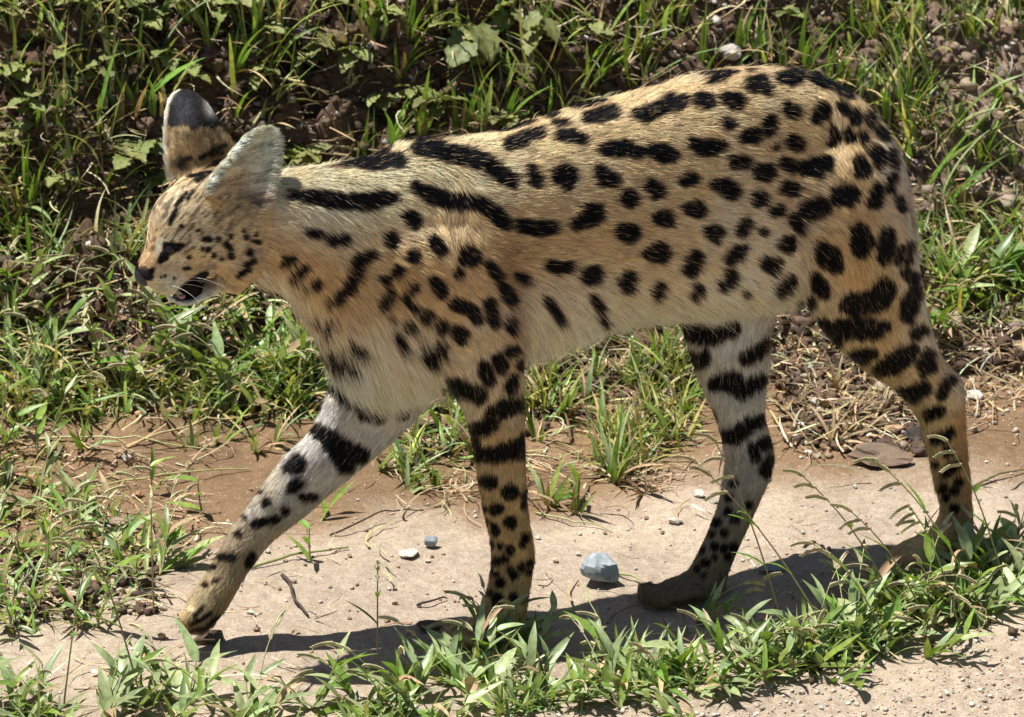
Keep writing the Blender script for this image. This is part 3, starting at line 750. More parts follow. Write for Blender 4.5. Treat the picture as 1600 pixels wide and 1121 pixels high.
c0, b0 = coat(SV, VPART, side_of(SV, VPART, VN), VN)
skin_col = c0 * 0.62 * (1 - b0[:, None]) + np.array([.010, .009, .010]) * b0[:, None]
vcol(skin, skin_col)
skin.polygons.foreach_set('use_smooth', np.ones(len(skin.polygons), bool))
skin.name = 'body'
mt, tt_, bs = new_mat('coat_underfur')
tt_.links.new(N(tt_, 'ShaderNodeAttribute', attribute_name='Col').outputs['Color'], bs.inputs['Base Color'])
bs.inputs['Roughness'].default_value = 0.8; bs.inputs['Specular IOR Level'].default_value = 0.1
skin.materials.clear()
serval = empty('serval', tuple(FB.un(np.array(1000.0), np.array(930.0), 0.0) * np.array([1, 1, 0]) + np.array([0, 0, Z0])))
tag(serval, 'slender tan wild cat with black spots and bars walking left along the sandy track', 'serval')
base_off = Vector(serval.location)
def part_of(name, data, mat, parent=None):
    o = link(name, data, mat)
    o.parent = parent or serval
    o.matrix_parent_inverse = Matrix.Translation(-base_off) if parent is None else Matrix.Identity(4)
    return o
body = part_of('body', skin, mt)

# ---- fur: single hairs, each with the colour of the coat where it lies
N_HAIR = 640000
tri = []
skin.calc_loop_triangles()
T_ = np.empty(len(skin.loop_triangles) * 3, np.int32); skin.loop_triangles.foreach_get('vertices', T_); T_ = T_.reshape(-1, 3)
A_, B_, C_ = SV[T_[:, 0]], SV[T_[:, 1]], SV[T_[:, 2]]
area = np.linalg.norm(np.cross(B_ - A_, C_ - A_), axis=1) / 2
tpart = VPART[T_[:, 0]]
tn = VNS[T_[:, 0]]
dens = np.where(np.isin(tpart, (HEAD, EARN, EARF)), 2.6, np.where(np.isin(tpart, (FARFORE, FARHIND, NEARFORE, NEARHIND)), 1.5, 1.0))
seen = tn @ (-FW)
dens = dens * np.where(seen > -0.25, 1.0, 0.35)
pr = area * dens; pr /= pr.sum()
ti = rng.choice(len(T_), N_HAIR, p=pr)
u = rng.random(N_HAIR); v = rng.random(N_HAIR); fl = u + v > 1; u[fl] = 1 - u[fl]; v[fl] = 1 - v[fl]
wts = np.stack([1 - u - v, u, v], 1)
mixv = lambda X: (X[T_[ti]] * wts[:, :, None]).sum(1)
R = mixv(SV); NR = mixv(VN); NS = mixv(VNS); FLW = mixv(VFLOW); PT = tpart[ti]
NR /= np.linalg.norm(NR, axis=1, keepdims=True) + 1e-9; NS /= np.linalg.norm(NS, axis=1, keepdims=True) + 1e-9
rx, ry = proj(R)
grav = np.zeros_like(R); grav[:, 2] = -1
down = np.where(PT == BODY, 0.25 + 0.9 * sstep(0.1, -0.8, NS[:, 2]), 0.15)
chest = np.exp(-0.5 * (((rx - 570) / 75) ** 2 + ((ry - 560) / 60) ** 2)) + 0.8 * np.exp(-0.5 * (((rx - 850) / 60) ** 2 + ((ry - 500) / 40) ** 2))
down = down + np.where(PT == BODY, 1.5 * chest, 0)
down = np.where(PT == HEAD, 0.0, down)
fdir = FLW + grav * down[:, None]
# inside of the near ear the hairs run across it
m = PT == EARN
fdir[m] = np.array([1.0, 0.25, 0.10]) + 0.15 * rng.standard_normal((m.sum(), 3))
cl1 = np.stack([vn(R / 0.016, 101 + k) for k in range(3)], 1); cl2 = np.stack([vn(R / 0.0055, 111 + k) for k in range(3)], 1)
fdir = fdir + 0.12 * cl1 + 0.22 * cl2 + 0.12 * rng.standard_normal(R.shape)
fdir -= NR * (fdir * NR).sum(1, keepdims=True)
fdir /= np.linalg.norm(fdir, axis=1, keepdims=True) + 1e-9
LEN = np.full(N_HAIR, 0.0128)
LEN = np.where(np.isin(PT, (FARFORE, NEARFORE, FARHIND, NEARHIND)), 0.0095, LEN)
LEN = np.where(np.isin(PT, (FARFORE, NEARFORE, FARHIND, NEARHIND)) & (ry > 760), 0.0065, LEN)
LEN = np.where(np.isin(PT, (FARFORE, NEARFORE, FARHIND, NEARHIND)) & (ry < 620), 0.0115, LEN)
LEN = np.where(PT == BODY, LEN + 0.016 * 1.3 * sstep(-0.1, -0.9, NS[:, 2]) + 0.021 * np.minimum(chest, 1), LEN)
hl = 0.0028 + 0.0050 * sstep(250, 380, rx) + .0015 * sstep(0.0, -0.7, NS[:, 2])
LEN = np.where(PT == HEAD, hl, LEN)
LEN = np.where(PT == EARF, np.where(ry < 205, 0.0022, 0.0062), LEN)
LEN = np.where(PT == EARN, 0.0075, LEN)
LEN = LEN * np.clip(rng.normal(1, 0.2, N_HAIR), 0.4, 1.6)
lift = np.where(PT == HEAD, 0.24, np.where(PT == BODY, 0.40, 0.34)) + 0.10 * vn(R / 0.012, 120) + 0.05 * rng.standard_normal(N_HAIR)
guard = (rng.random(N_HAIR) < .02) & np.isin(PT, (BODY, NEARHIND, NEARFORE, FARFORE, FARHIND))
LEN[guard] *= 1.3; lift[guard] += .2
lift = np.clip(lift, 0.08, 0.75)
# no fur on nose tip, in the eye or in the mouth
bare = (PT == HEAD) & (((rx - 221) ** 2 + (ry - 433) ** 2 < 13 ** 2) | ((rx - 262) ** 2 + ((ry - 394) * 1.3) ** 2 < 9 ** 2))
bare |= (PT == HEAD) & (seg_field(np.stack([rx, ry], 1), MOUTH) < 0.5)
keep = ~bare
R, NR, NS, fdir, LEN, lift, PT, ti = R[keep], NR[keep], NS[keep], fdir[keep], LEN[keep], lift[keep], PT[keep], ti[keep]
K = len(R)
tk = np.array([0, 0.28, 0.6, 1.0])
ca = np.sqrt(1 - lift ** 2)[:, None]; sa = lift[:, None]
pts = np.zeros((K, 4, 3), np.float32)
for i, t in enumerate(tk):
    pts[:, i] = R + LEN[:, None] * (fdir * ca * t + NR * sa * (t * 1.25 - 0.62 * t * t) + grav[:K] * 0.06 * t * t)
mid = pts[:, 2].astype(float)
hc, hb_ = coat(np.where((PT == EARN)[:, None] | (PT == EARF)[:, None], R, 0.5 * R + 0.5 * mid), PT, side_of(R, PT, NR), NS)
lum = 1.0 + 0.17 * vn(R / 0.010, 130) + 0.20 * vn(R / 0.0034, 131)
lum *= np.clip(rng.normal(1.0, 0.17, K), 0.5, 1.5)
warm = 0.05 * vn(R / 0.02, 132)
hc = hc * lum[:, None] * np.stack([1 + warm, np.ones(K), 1 - 2 * warm], 1)
tick = (rng.random(K) < np.where(PT == HEAD, 0.10, 0.05)); hc[tick] *= 0.4
streak = (PT == EARN) & (vn(R * np.array([1, 1, 1]) / np.array([.030, .030, .0022]), 133) > 0.18); hc[streak] *= 0.58
hb_ = hb_ * np.where(rng.random(K) < 0.04, 0.3, 1.0)
fr_b = (4 * hb_ * (1 - hb_))[:, None] * .55
hc = hc * (1 - fr_b) + np.array([.24, .13, .06]) * fr_b      # rusty hairs fringe the black spots
hcol = hc * (1 - hb_[:, None]) + np.array([.0055, .005, .006]) * hb_[:, None]
cu = bpy.data.hair_curves.new('fur')
cu.add_curves([4] * K)
cu.attributes['position'].data.foreach_set('vector', pts.ravel())
ra = cu.attributes.get('radius') or cu.attributes.new('radius', 'FLOAT', 'POINT')
rad0 = np.where(np.isin(PT, (HEAD, EARF)), 0.00016, 0.00021)
rad = rad0[:, None] * np.array([1.0, 0.95, 0.7, 0.12])[None]
ra.data.foreach_set('value', rad.astype(np.float32).ravel())
ca_ = cu.attributes.new('Col', 'FLOAT_COLOR', 'CURVE')
ca_.data.foreach_set('color', np.concatenate([np.clip(hcol, 0.003, 0.95), np.ones((K, 1))], 1).astype(np.float32).ravel())
na_ = cu.attributes.new('nrm', 'FLOAT_VECTOR', 'CURVE')
nsh = NS + 0.30 * fdir * 0 + 0.28 * np.stack([vn(R / 0.007, 140 + k) for k in range(3)], 1) + 0.12 * rng.standard_normal((K, 3))
nsh /= np.linalg.norm(nsh, axis=1, keepdims=True)
na_.data.foreach_set('vector', nsh.astype(np.float32).ravel())
mf, tf, bf = new_mat('spotted_fur')
tf.links.new(N(tf, 'ShaderNodeAttribute', attribute_name='Col').outputs['Color'], bf.inputs['Base Color'])
tf.links.new(N(tf, 'ShaderNodeAttribute', attribute_name='nrm').outputs['Vector'], bf.inputs['Normal'])
bf.inputs['Roughness'].default_value = 0.55; bf.inputs['Specular IOR Level'].default_value = 0.10
cu.materials.append(mf)
fur = bpy.data.objects.new('fur', cu); COL.objects.link(fur)
fur.parent = body

# ---- parts of the head (all children of the animal)
M_NOSE = plain('nose_leather', (.022, .016, .020), 0.42, 0.5)
M_EYE = plain('eye_gloss', (.010, .008, .006), 0.25, 0.3)
M_MOUTH = plain('mouth_lining', (.010, .004, .004), 0.6, 0.1)
M_TONGUE = plain('tongue_flesh', (.42, .22, .22), 0.4, 0.4)
M_WHISK = plain('whisker_white', (.75, .72, .66), 0.4, 0.4)
hp = lambda x, y, L=0.0: FH.un(np.array(float(x)), np.array(float(y)), 0.0) + FH.n * L
rotH = np.stack([np.array([math.cos(PSI_H), math.sin(PSI_H), 0]), -FH.n, np.array([0, 0, 1.0])], 1)
def on_skin(px, py):
    x, y = proj(SV); m = np.where(((x - px) ** 2 + (y - py) ** 2 < 5 ** 2))[0]
    k = m[((SV[m] - CAM) @ FW).argmin()]
    return SV[k], VNS[k]
V, F = blob(hp(226, 431), (.0105, .0100, .0110), 20, 14, rotH)
V = V + 0.0010 * np.stack([vn(V / 0.006, 200 + k) for k in range(3)], 1)
part_of('nose', mesh_np('nose', V, F), M_NOSE)
pe, ne = on_skin(264, 394)
pe = pe - ne * .0058
for sgn in (1, -1):
    ce = pe if sgn > 0 else pe - 2 * ((pe - FH.o) @ FH.n) * FH.n
    V, F = blob(ce, (.0085, .0070, .0070), 20, 14, rotH)
    part_of('eye', mesh_np('eye', V, F), M_EYE)
V, F = [], []
def tube(P, r, n=5):
    P = np.asarray(P, float); r = np.broadcast_to(np.asarray(r, float), (len(P),))
    tg = np.gradient(P, axis=0); tg /= np.linalg.norm(tg, axis=1, keepdims=True) + 1e-12
    ref = np.where(np.abs(tg[:, 2:3]) > 0.9, np.array([[1.0, 0, 0]]), np.array([[0, 0, 1.0]]))
    a = np.cross(tg, ref); a /= np.linalg.norm(a, axis=1, keepdims=True) + 1e-12; b = np.cross(tg, a)
    th = np.linspace(0, 2 * np.pi, n, endpoint=False)
    V = (P[:, None] + r[:, None, None] * (a[:, None] * np.cos(th)[None, :, None] + b[:, None] * np.sin(th)[None, :, None])).reshape(-1, 3)
    F = [[i * n + j, i * n + (j + 1) % n, (i + 1) * n + (j + 1) % n, (i + 1) * n + j] for i in range(len(P) - 1) for j in range(n)]
    return V, F
mV, mF = blob(hp(293, 447), (.0255, .0115, .0095), 18, 12, rotH @ np.array([[math.cos(.62), 0, -math.sin(.62)], [0, 1, 0], [math.sin(.62), 0, math.cos(.62)]]).T)
part_of('mouth', mesh_np('mouth', mV, mF), M_MOUTH)
tV, tF = blob(hp(276, 458, .0115), (.0040, .0030, .0026), 14, 10, rotH)
part_of('tongue', mesh_np('tongue', tV, tF), M_TONGUE)
for sgn in (1, -1):
    for k, (x1, y1, x2, y2) in enumerate([(262, 437, 352, 447), (266, 441, 335, 457), (258, 434, 330, 434), (255, 441, 300, 470)]):
        p0 = hp(x1 - 6, y1 - 5, .018 * sgn); p1 = hp(x2 - 24, y2 - 16, (.050 + .006 * k) * sgn)
        ss_ = np.linspace(0, 1, 9)[:, None]
        P = p0 * (1 - ss_) + p1 * ss_ + np.array([0, 0, .006]) * np.sin(np.pi * ss_)
        V, F = tube(P, np.linspace(.00026, .00008, 9), 4)
        part_of('whisker', mesh_np('whisker', V, F), M_WHISK)
# ------------------------------------------------------------------ stones, clods, litter, grass and weeds
def inpoly(px, py, poly):
    c = np.zeros(len(px), bool); n = len(poly)
    for i in range(n):
        x1, y1 = poly[i]; x2, y2 = poly[(i + 1) % n]
        m = ((y1 > py) != (y2 > py)) & (px < (x2 - x1) * (py - y1) / (y2 - y1 + 1e-9) + x1)
        c ^= m
    return c

def spots(poly, n, clump=0):
    xs = [p[0] for p in poly]; ys = [p[1] for p in poly]; out = np.zeros((0, 2))
    while len(out) < n:
        q = np.stack([rng.uniform(min(xs), max(xs), n * 2), rng.uniform(min(ys), max(ys), n * 2)], 1)
        q = q[inpoly(q[:, 0], q[:, 1], poly)]
        if clump: q = q[n2(q[:, 0], q[:, 1] * 1.3, 75.0, clump) + .35 * n2(q[:, 0], q[:, 1], 30.0, clump + 1) > .02]
        out = np.concatenate([out, q])
    return ground_hit(out[:n, 0], out[:n, 1])

def rot_rand(n):
    q = rng.standard_normal((n, 4)); q /= np.linalg.norm(q, axis=1, keepdims=True)
    w_, x, y, z = q.T
    return np.stack([np.stack([1 - 2 * (y * y + z * z), 2 * (x * y - z * w_), 2 * (x * z + y * w_)], -1),
                     np.stack([2 * (x * y + z * w_), 1 - 2 * (x * x + z * z), 2 * (y * z - x * w_)], -1),
                     np.stack([2 * (x * z - y * w_), 2 * (y * z + x * w_), 1 - 2 * (x * x + y * y)], -1)], 1)

def rock(seed, n1=12, n2_=9, cuts=9, rough=0.10):
    r = np.random.default_rng(seed)
    V, F = blob(np.zeros(3), (1, 1, 1), n1, n2_)
    V = V * (1 + rough * vn(V * 1.6 + seed * 7.3, 300)[:, None] * 1.6)
    for k in range(cuts):
        d = r.standard_normal(3); d /= np.linalg.norm(d); h = r.uniform(0.52, 0.84)
        ex = V @ d - h
        V = V - np.where(ex > 0, ex, 0)[:, None] * d * 0.93
    V = V * (1 + rough * 0.35 * vn(V * 5 + seed, 301)[:, None])
    tris = []
    for f in F:
        tris += [f] if len(f) == 3 else [[f[0], f[1], f[2]], [f[0], f[2], f[3]]]
    return V, np.array(tris)

def scatter_rocks(name, P, size, cols, mat, lib, sink=0.3, flat=0.7):
    VV, FF, CC = [], [], []; o = 0
    k = rng.integers(0, len(lib), len(P)); Rm = rot_rand(len(P))
    for q in range(len(lib)):
        m = np.where(k == q)[0]
        if not len(m): continue
        V, F = lib[q]
        X = np.einsum('nij,vj->nvi', Rm[m], V) * size[m][:, None, None]
        X[:, :, 2] *= flat
        X += P[m][:, None] + np.array([0, 0, 1.0]) * (size[m] * (1 - sink) * flat)[:, None, None]
        VV.append(X.reshape(-1, 3)); FF.append((F[None] + (np.arange(len(m)) * len(V))[:, None, None] + o).reshape(-1, 3)); o += X.shape[0] * X.shape[1]
        CC.append(np.repeat(cols[m], len(V), 0))
    me = mesh_np(name, np.concatenate(VV), np.concatenate(FF), False); vcol(me, np.concatenate(CC))
    return link(name, me, mat, kind='stuff')

def ribbons(name, base, az, el, length, width, bend, cols, mat, nseg=7, fold=0.25, shape='blade', twist=None, curl=None):
    """curved leaf blades: base points, compass direction, starting angle above the ground, how far they bend over"""
    n = len(base); t = np.linspace(0, 1, nseg + 1)
    ang = el[:, None] - bend[:, None] * t[None] ** 1.3
    seg = length[:, None] / nseg
    hx = np.cumsum(np.concatenate([np.zeros((n, 1)), np.cos(ang[:, :-1]) * seg], 1), 1)
    hz = np.cumsum(np.concatenate([np.zeros((n, 1)), np.sin(ang[:, :-1]) * seg], 1), 1)
    a2 = az[:, None] + (curl[:, None] * t[None] if curl is not None else 0)
    dx, dy = np.cos(a2), np.sin(a2)
    Pc = np.stack([base[:, 0:1] + hx * dx, base[:, 1:2] + hx * dy, base[:, 2:3] + hz], -1)
    tw = (twist[:, None] * t[None] if twist is not None else np.zeros((n, 1)))
    side0 = np.stack([-dy, dx, np.zeros_like(dx)], -1)
    nrm = np.stack([-np.sin(ang) * dx, -np.sin(ang) * dy, np.cos(ang)], -1)
    side = side0 * np.cos(tw)[..., None] + nrm * np.sin(tw)[..., None]
    nn = nrm * np.cos(tw)[..., None] - side0 * np.sin(tw)[..., None]
    if shape == 'blade': pw = np.minimum(1, 0.55 + 1.6 * t) * np.clip(1 - t ** 2.6, 0.03, 1)
    elif shape == 'lance': pw = np.clip(np.sin(np.pi * np.clip(t * 0.93 + 0.07, 0, 1) ** 0.75), 0.04, 1)
    else: pw = 1 - 0.6 * t
    wv = width[:, None] * pw[None] / 2
    Lf = Pc - side * wv[..., None] + nn * (wv * fold)[..., None]
    Rt = Pc + side * wv[..., None] + nn * (wv * fold)[..., None]
    V = np.stack([Lf, Pc, Rt], 2)                      # n, nseg+1, 3, 3
    i = np.arange(nseg)[:, None] * 3 + np.arange(2)[None]
    q = np.stack([i, i + 1, i + 4, i + 3], -1).reshape(-1, 4)
    F = (q[None] + (np.arange(n) * (nseg + 1) * 3)[:, None, None]).reshape(-1, 4)
    me = mesh_np(name, V.reshape(-1, 3), F)
    C = np.repeat(cols, (nseg + 1) * 3, 0).reshape(n, nseg + 1, 3, 3)
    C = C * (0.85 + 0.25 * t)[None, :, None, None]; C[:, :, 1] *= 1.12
    vcol(me, C.reshape(-1, 3))
    return me

def var(c, n, s=0.25, s2=0.08):
    c = np.asarray(c)
    return np.clip(c[None] * np.clip(rng.normal(1, s, (n, 1)), 0.35, 2) * np.clip(rng.normal(1, s2, (n, 3)), 0.6, 1.5), 0.004, 0.9)

M_GRAVEL = stone_mat('gravel', (0.3, 0.25, 0.2), 'Col', 0.85, 0.3, 260)
lib_small = [rock(k, 7, 6, 5, 0.16) for k in range(10)]
lib_clod = [rock(50 + k, 11, 8, 2, 0.42) for k in range(8)]
for k in range(8):
    V_, F_ = lib_clod[k]; lib_clod[k] = (V_ * (1 + 0.22 * vn(V_ * 4.2 + k * 5.1, 310)[:, None]), F_)

BANK = [(-420, -90), (2020, -90), (2020, 540), (1720, 560), (1440, 590), (1000, 620), (560, 560), (300, 600), (-120, 640), (-420, 660)]
BANKL = [(-420, -90), (980, -90), (900, 330), (560, 420), (300, 470), (-420, 560)]
BANKR = [(980, -90), (2020, -90), (2020, 600), (1440, 600), (1380, 300), (1000, 200)]
# loose clods of earth on the bank
P = spots(BANK, 6600); sz = 0.0022 + 0.0085 * rng.random(len(P)) ** 2.6
right = sstep(0.25, 0.6, P[:, 0])[:, None]
P = np.concatenate([P, spots([(1200, 560), (1440, 560), (1440, 720), (1230, 700)], 420), spots([(-40, 850), (250, 880), (260, 960), (-40, 980)], 260), spots([(1220, 1060), (1600, 960), (1600, 990), (1260, 1080)], 12), spots([(660, 640), (1060, 560), (1060, 640), (660, 720)], 260)]); sz = np.concatenate([sz, 0.0018 + 0.006 * rng.random(len(P) - len(sz)) ** 2.6]); right = sstep(0.25, 0.6, P[:, 0])[:, None] * (P[:, 1:2] > .75)
scatter_rocks('soil_clods', P, sz, var(soil, len(P), 0.25, 0.05) * (1 - right) + var(rsoil, len(P), 0.2, 0.05) * right, M_GRAVEL, lib_clod, 0.25, 0.85)
# gravel: on the bank, at the foot of the bank, and along the near edge
P1 = spots(BANK, 2600); P2 = spots([(180, 420), (700, 460), (640, 640), (200, 650)], 900); P3 = spots([(700, 1121), (1000, 1085), (1300, 1050), (1600, 985), (1720, 960), (1720, 1230), (600, 1230)], 2600)
P4 = spots([(-60, 640), (700, 760), (1600, 600), (1720, 700), (1720, 900), (800, 1010), (-60, 1100)], 1400); P5 = spots([(1240, 560), (1560, 540), (1600, 700), (1240, 720)], 220)
P = np.concatenate([P1, P2, P3, P4, P5])
sz = np.concatenate([0.0014 + 0.0050 * rng.random(len(P1)) ** 2.5, 0.0016 + 0.0050 * rng.random(len(P2)) ** 2, 0.0008 + 0.0026 * rng.random(len(P3)) ** 3.0, 0.0006 + 0.0022 * rng.random(len(P4)) ** 3.5, 0.001 + 0.005 * rng.random(len(P5)) ** 2])
cc = np.array([(.42, .33, .25), (.30, .22, .16), (.52, .47, .40), (.24, .22, .21), (.36, .21, .13), (.60, .56, .50)])[rng.integers(0, 6, len(P))]
cc[:len(P1)] *= 0.75; i3 = len(P1) + len(P2); cc[i3:i3 + len(P3)] = 0.5 * cc[i3:i3 + len(P3)] + 0.5 * np.array([.52, .45, .37])
scatter_rocks('gravel', P, sz, cc * np.clip(rng.normal(1, .2, (len(P), 1)), .5, 1.4), M_GRAVEL, lib_small, 0.35, 0.75)

# single stones lying on the track
def one_rock(name, px, py, wpx, col, label, cat='stone', seed=None, flat=0.72, cuts=13, ex=(1, 1), group=None, sink=0.22, rough=0.17, var_=0.5):
    V, F = rock(seed if seed is not None else int(px * 7 + py), 20, 14, cuts, rough)
    g = ground_hit([px], [py])[0]
    s = wpx / 1500 / 2
    V = V * np.array([s * 1.08 * ex[0], s * 1.0 * ex[1], s * flat])
    me = mesh_np(name, V, F, True)
    o = link(name, me, stone_mat(name + '_surface', col, None, 0.82, var_, 0.9 / s))
    o.location = g + np.array([0, 0, s * flat * (1 - sink)])
    try: me.set_sharp_from_angle(angle=math.radians(22))
    except Exception: pass
    return tag(o, label, cat, group)

one_rock('rock', 938, 911, 60, (.34, .385, .41), 'largest grey blue angular rock lying beside the far hind paw', 'rock', 3, 1.0, 10, sink=0.10, var_=0.6, rough=.14)
one_rock('stone', 672, 856, 27, (.22, .24, .27), 'dark grey angular stone by a dead grass tuft left of the near foreleg', seed=5, flat=.85)
one_rock('stone', 640, 869, 32, (.55, .50, .42), 'pale cream flat stone just left of the dark grey stone', seed=6, flat=.45)
one_rock('stone', 1205, 892, 46, (.26, .27, .30), 'flat grey stone slab lying in the shadow under the belly', seed=21, flat=.35, ex=(1, .8))
one_rock('stone', 185, 825, 32, (.30, .22, .16), 'brown rounded stone among the weeds left of the raised paw', seed=8, flat=.7)
one_rock('stone', 221, 1029, 28, (.42, .26, .14), 'orange tan flat pebble in front of the raised paw', 'pebble', 9, .5)
one_rock('stone', 205, 1090, 26, (.22, .08, .045), 'rusty red pebble at the near edge of the sand', 'pebble', 10, .75)
one_rock('stone', 253, 998, 14, (.40, .30, .18), 'small yellowish pebble left of the raised paw', 'pebble', 12, .8)
one_rock('stone', 1055, 818, 24, (.52, .48, .41), 'white crusty stone left of the far hind leg', seed=13, flat=.6)
one_rock('stone', 1092, 776, 20, (.58, .54, .46), 'white stone at the edge of the dry grass by the far hock', seed=14, flat=.7)
one_rock('stone', 1115, 786, 16, (.46, .42, .36), 'smaller pale pebble touching the far hock from behind', 'pebble', 15, .7)
one_rock('stone', 1524, 622, 34, (.56, .52, .45), 'white rough stone behind the near hock', seed=16, flat=.6, rough=.2)
one_rock('stone', 1246, 686, 17, (.55, .50, .43), 'white pebble on the sand between the two hind legs', 'pebble', 17, .6)
one_rock('stone', 1276, 716, 14, (.36, .28, .20), 'brown pebble on the sand between the two hind legs', 'pebble', 18, .7)
one_rock('stone', 1373, 612, 30, (.44, .35, .25), 'pale buff stone in the churned earth behind the near thigh', seed=19, flat=.7)
one_rock('stone', 1397, 676, 46, (.40, .28, .16), 'flat yellow brown stone left of the near shin', seed=20, flat=.35, ex=(1, .7))
one_rock('clod', 1431, 690, 38, (.045, .035, .03), 'black earth clod right beside the near shin', 'clod', 22, .8, 5, rough=.3)
one_rock('clod', 1385, 722, 92, (.19, .135, .095), 'crumbly brown mud cake left of the near shin', 'clod', 23, .3, 4, ex=(1, .75), rough=.3)
one_rock('clod', 672, 985, 40, (.13, .085, .06), 'dark brown clod in the shadow left of the near forepaw', 'clod', 24, .5, 6, ex=(1, .7))
one_rock('clod', 330, 1003, 44, (.10, .075, .05), 'dark crumbly clod right below the raised paw', 'clod', 25, .5, 4, ex=(1, .7), rough=.3)
one_rock('stone', 201, 720, 26, (.40, .36, .31), 'grey white stone in the mud on the left', seed=26, flat=.6)
one_rock('stone', 216, 777, 15, (.36, .18, .10), 'reddish pebble on the sand on the left', 'pebble', 27, .8)
one_rock('stone', 148, 1055, 17, (.55, .51, .44), 'white pebble at the near edge of the sand on the left', 'pebble', 28, .6)
one_rock('stone', 218, 943, 20, (.55, .48, .38), 'cream pebble under the weeds left of the raised paw', 'pebble', 29, .6)
one_rock('stone', 1570, 118, 26, (.20, .22, .25), 'blue grey stone high on the right of the bank', seed=30, flat=.8)
one_rock('stone', 1590, 153, 30, (.48, .40, .34), 'pinkish pale stone below the blue grey one on the bank', seed=31, flat=.8)
one_rock('stone', 1583, 72, 20, (.50, .43, .35), 'round buff stone near the top right of the bank', seed=32, flat=.9)
one_rock('stone', 1402, 34, 34, (.34, .24, .16), 'round brown stone on the bank above the rump', seed=33, flat=.9)
one_rock('stone', 1143, 92, 40, (.42, .38, .34), 'pale broad stone just above the back of the cat', seed=34, flat=.7)
one_rock('stone', 470, 62, 46, (.20, .16, .14), 'large dull brown stone on the bank above the near ear', seed=35, flat=.7)
lab = {'white': 'tiny white pebble lying loose on the sandy track', 'brown': 'tiny brown pebble lying loose on the sandy track'}
for k in range(40):
    wht = k % 3 != 0
    one_rock('pebble', rng.uniform(20, 1580), rng.uniform(760, 990), rng.uniform(7, 12), (.52, .46, .38) if wht else (.26, .18, .12), lab['white' if wht else 'brown'], 'pebble', 100 + k, .7,
             group='tiny white pebbles on the track' if wht else 'tiny brown pebbles on the track')

# dry litter: dead blades and bits of straw
def litter(polys, name):
    Ps = np.concatenate([spots(p, n) for p, n in polys]); n = len(Ps)
    Ps[:, 2] += 0.001 + 0.010 * rng.random(n) ** 2
    kind_ = rng.random(n)
    c = np.where((kind_ < .55)[:, None], var((.44, .34, .20), n), np.where((kind_ < .75)[:, None], var((.20, .12, .07), n), var((.56, .50, .36), n)))
    me = ribbons(name, Ps, rng.uniform(0, 2 * np.pi, n), rng.uniform(-.15, .55, n), rng.uniform(.012, .075, n) , rng.uniform(.0008, .0034, n), rng.uniform(-.3, 1.2, n), c, M_STRAW, 5, 0.4, 'straw', rng.uniform(-2, 2, n), rng.uniform(-1, 1, n))
    return link(name, me, M_STRAW, kind='stuff')
litter([(BANK, 4500), ([(150, 430), (720, 470), (660, 660), (150, 660)], 500), ([(1200, 520), (1600, 480), (1620, 640), (1220, 710)], 800), ([(640, 560), (1080, 520), (1100, 760), (640, 800)], 520),
        ([(-40, 680), (320, 720), (300, 960), (-40, 1000)], 380), ([(-60, 640), (700, 740), (1600, 620), (1720, 800), (800, 1010), (-60, 1100)], 170), ([(0, 1060), (1000, 1000), (1600, 880), (1600, 1000), (900, 1110), (0, 1121)], 140)], 'dry_litter')

GREEN = (.15, .25, .055); PALE = (.26, .34, .155); YEL = (.35, .37, .11); OLIVE = (.12, .16, .045)
def grass_stuff(name, polys):
    B, az, el, ln, wd, bd, cc = [], [], [], [], [], [], []
    for poly, n, l0, l1, w0, w1, e0, e1, colset in polys:
        p = spots(poly, n, 7 if len(poly) > 4 and n > 300 else 0); B.append(p); az.append(rng.uniform(0, 2 * np.pi, n)); el.append(rng.uniform(e0, e1, n)); ln.append(rng.uniform(l0, l1, n)); wd.append(rng.uniform(w0, w1, n)); bd.append(rng.uniform(-.1, 1.3, n))
        pk = rng.integers(0, len(colset), n); cc.append(np.concatenate([var(colset[q], 1) for q in pk]))
    B = np.concatenate(B); n = len(B); B[:, 2] -= .002
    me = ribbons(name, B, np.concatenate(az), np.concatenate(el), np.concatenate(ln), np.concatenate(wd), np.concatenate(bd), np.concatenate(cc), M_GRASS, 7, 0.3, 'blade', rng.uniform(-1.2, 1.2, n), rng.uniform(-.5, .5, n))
    return link(name, me, M_GRASS, kind='stuff')
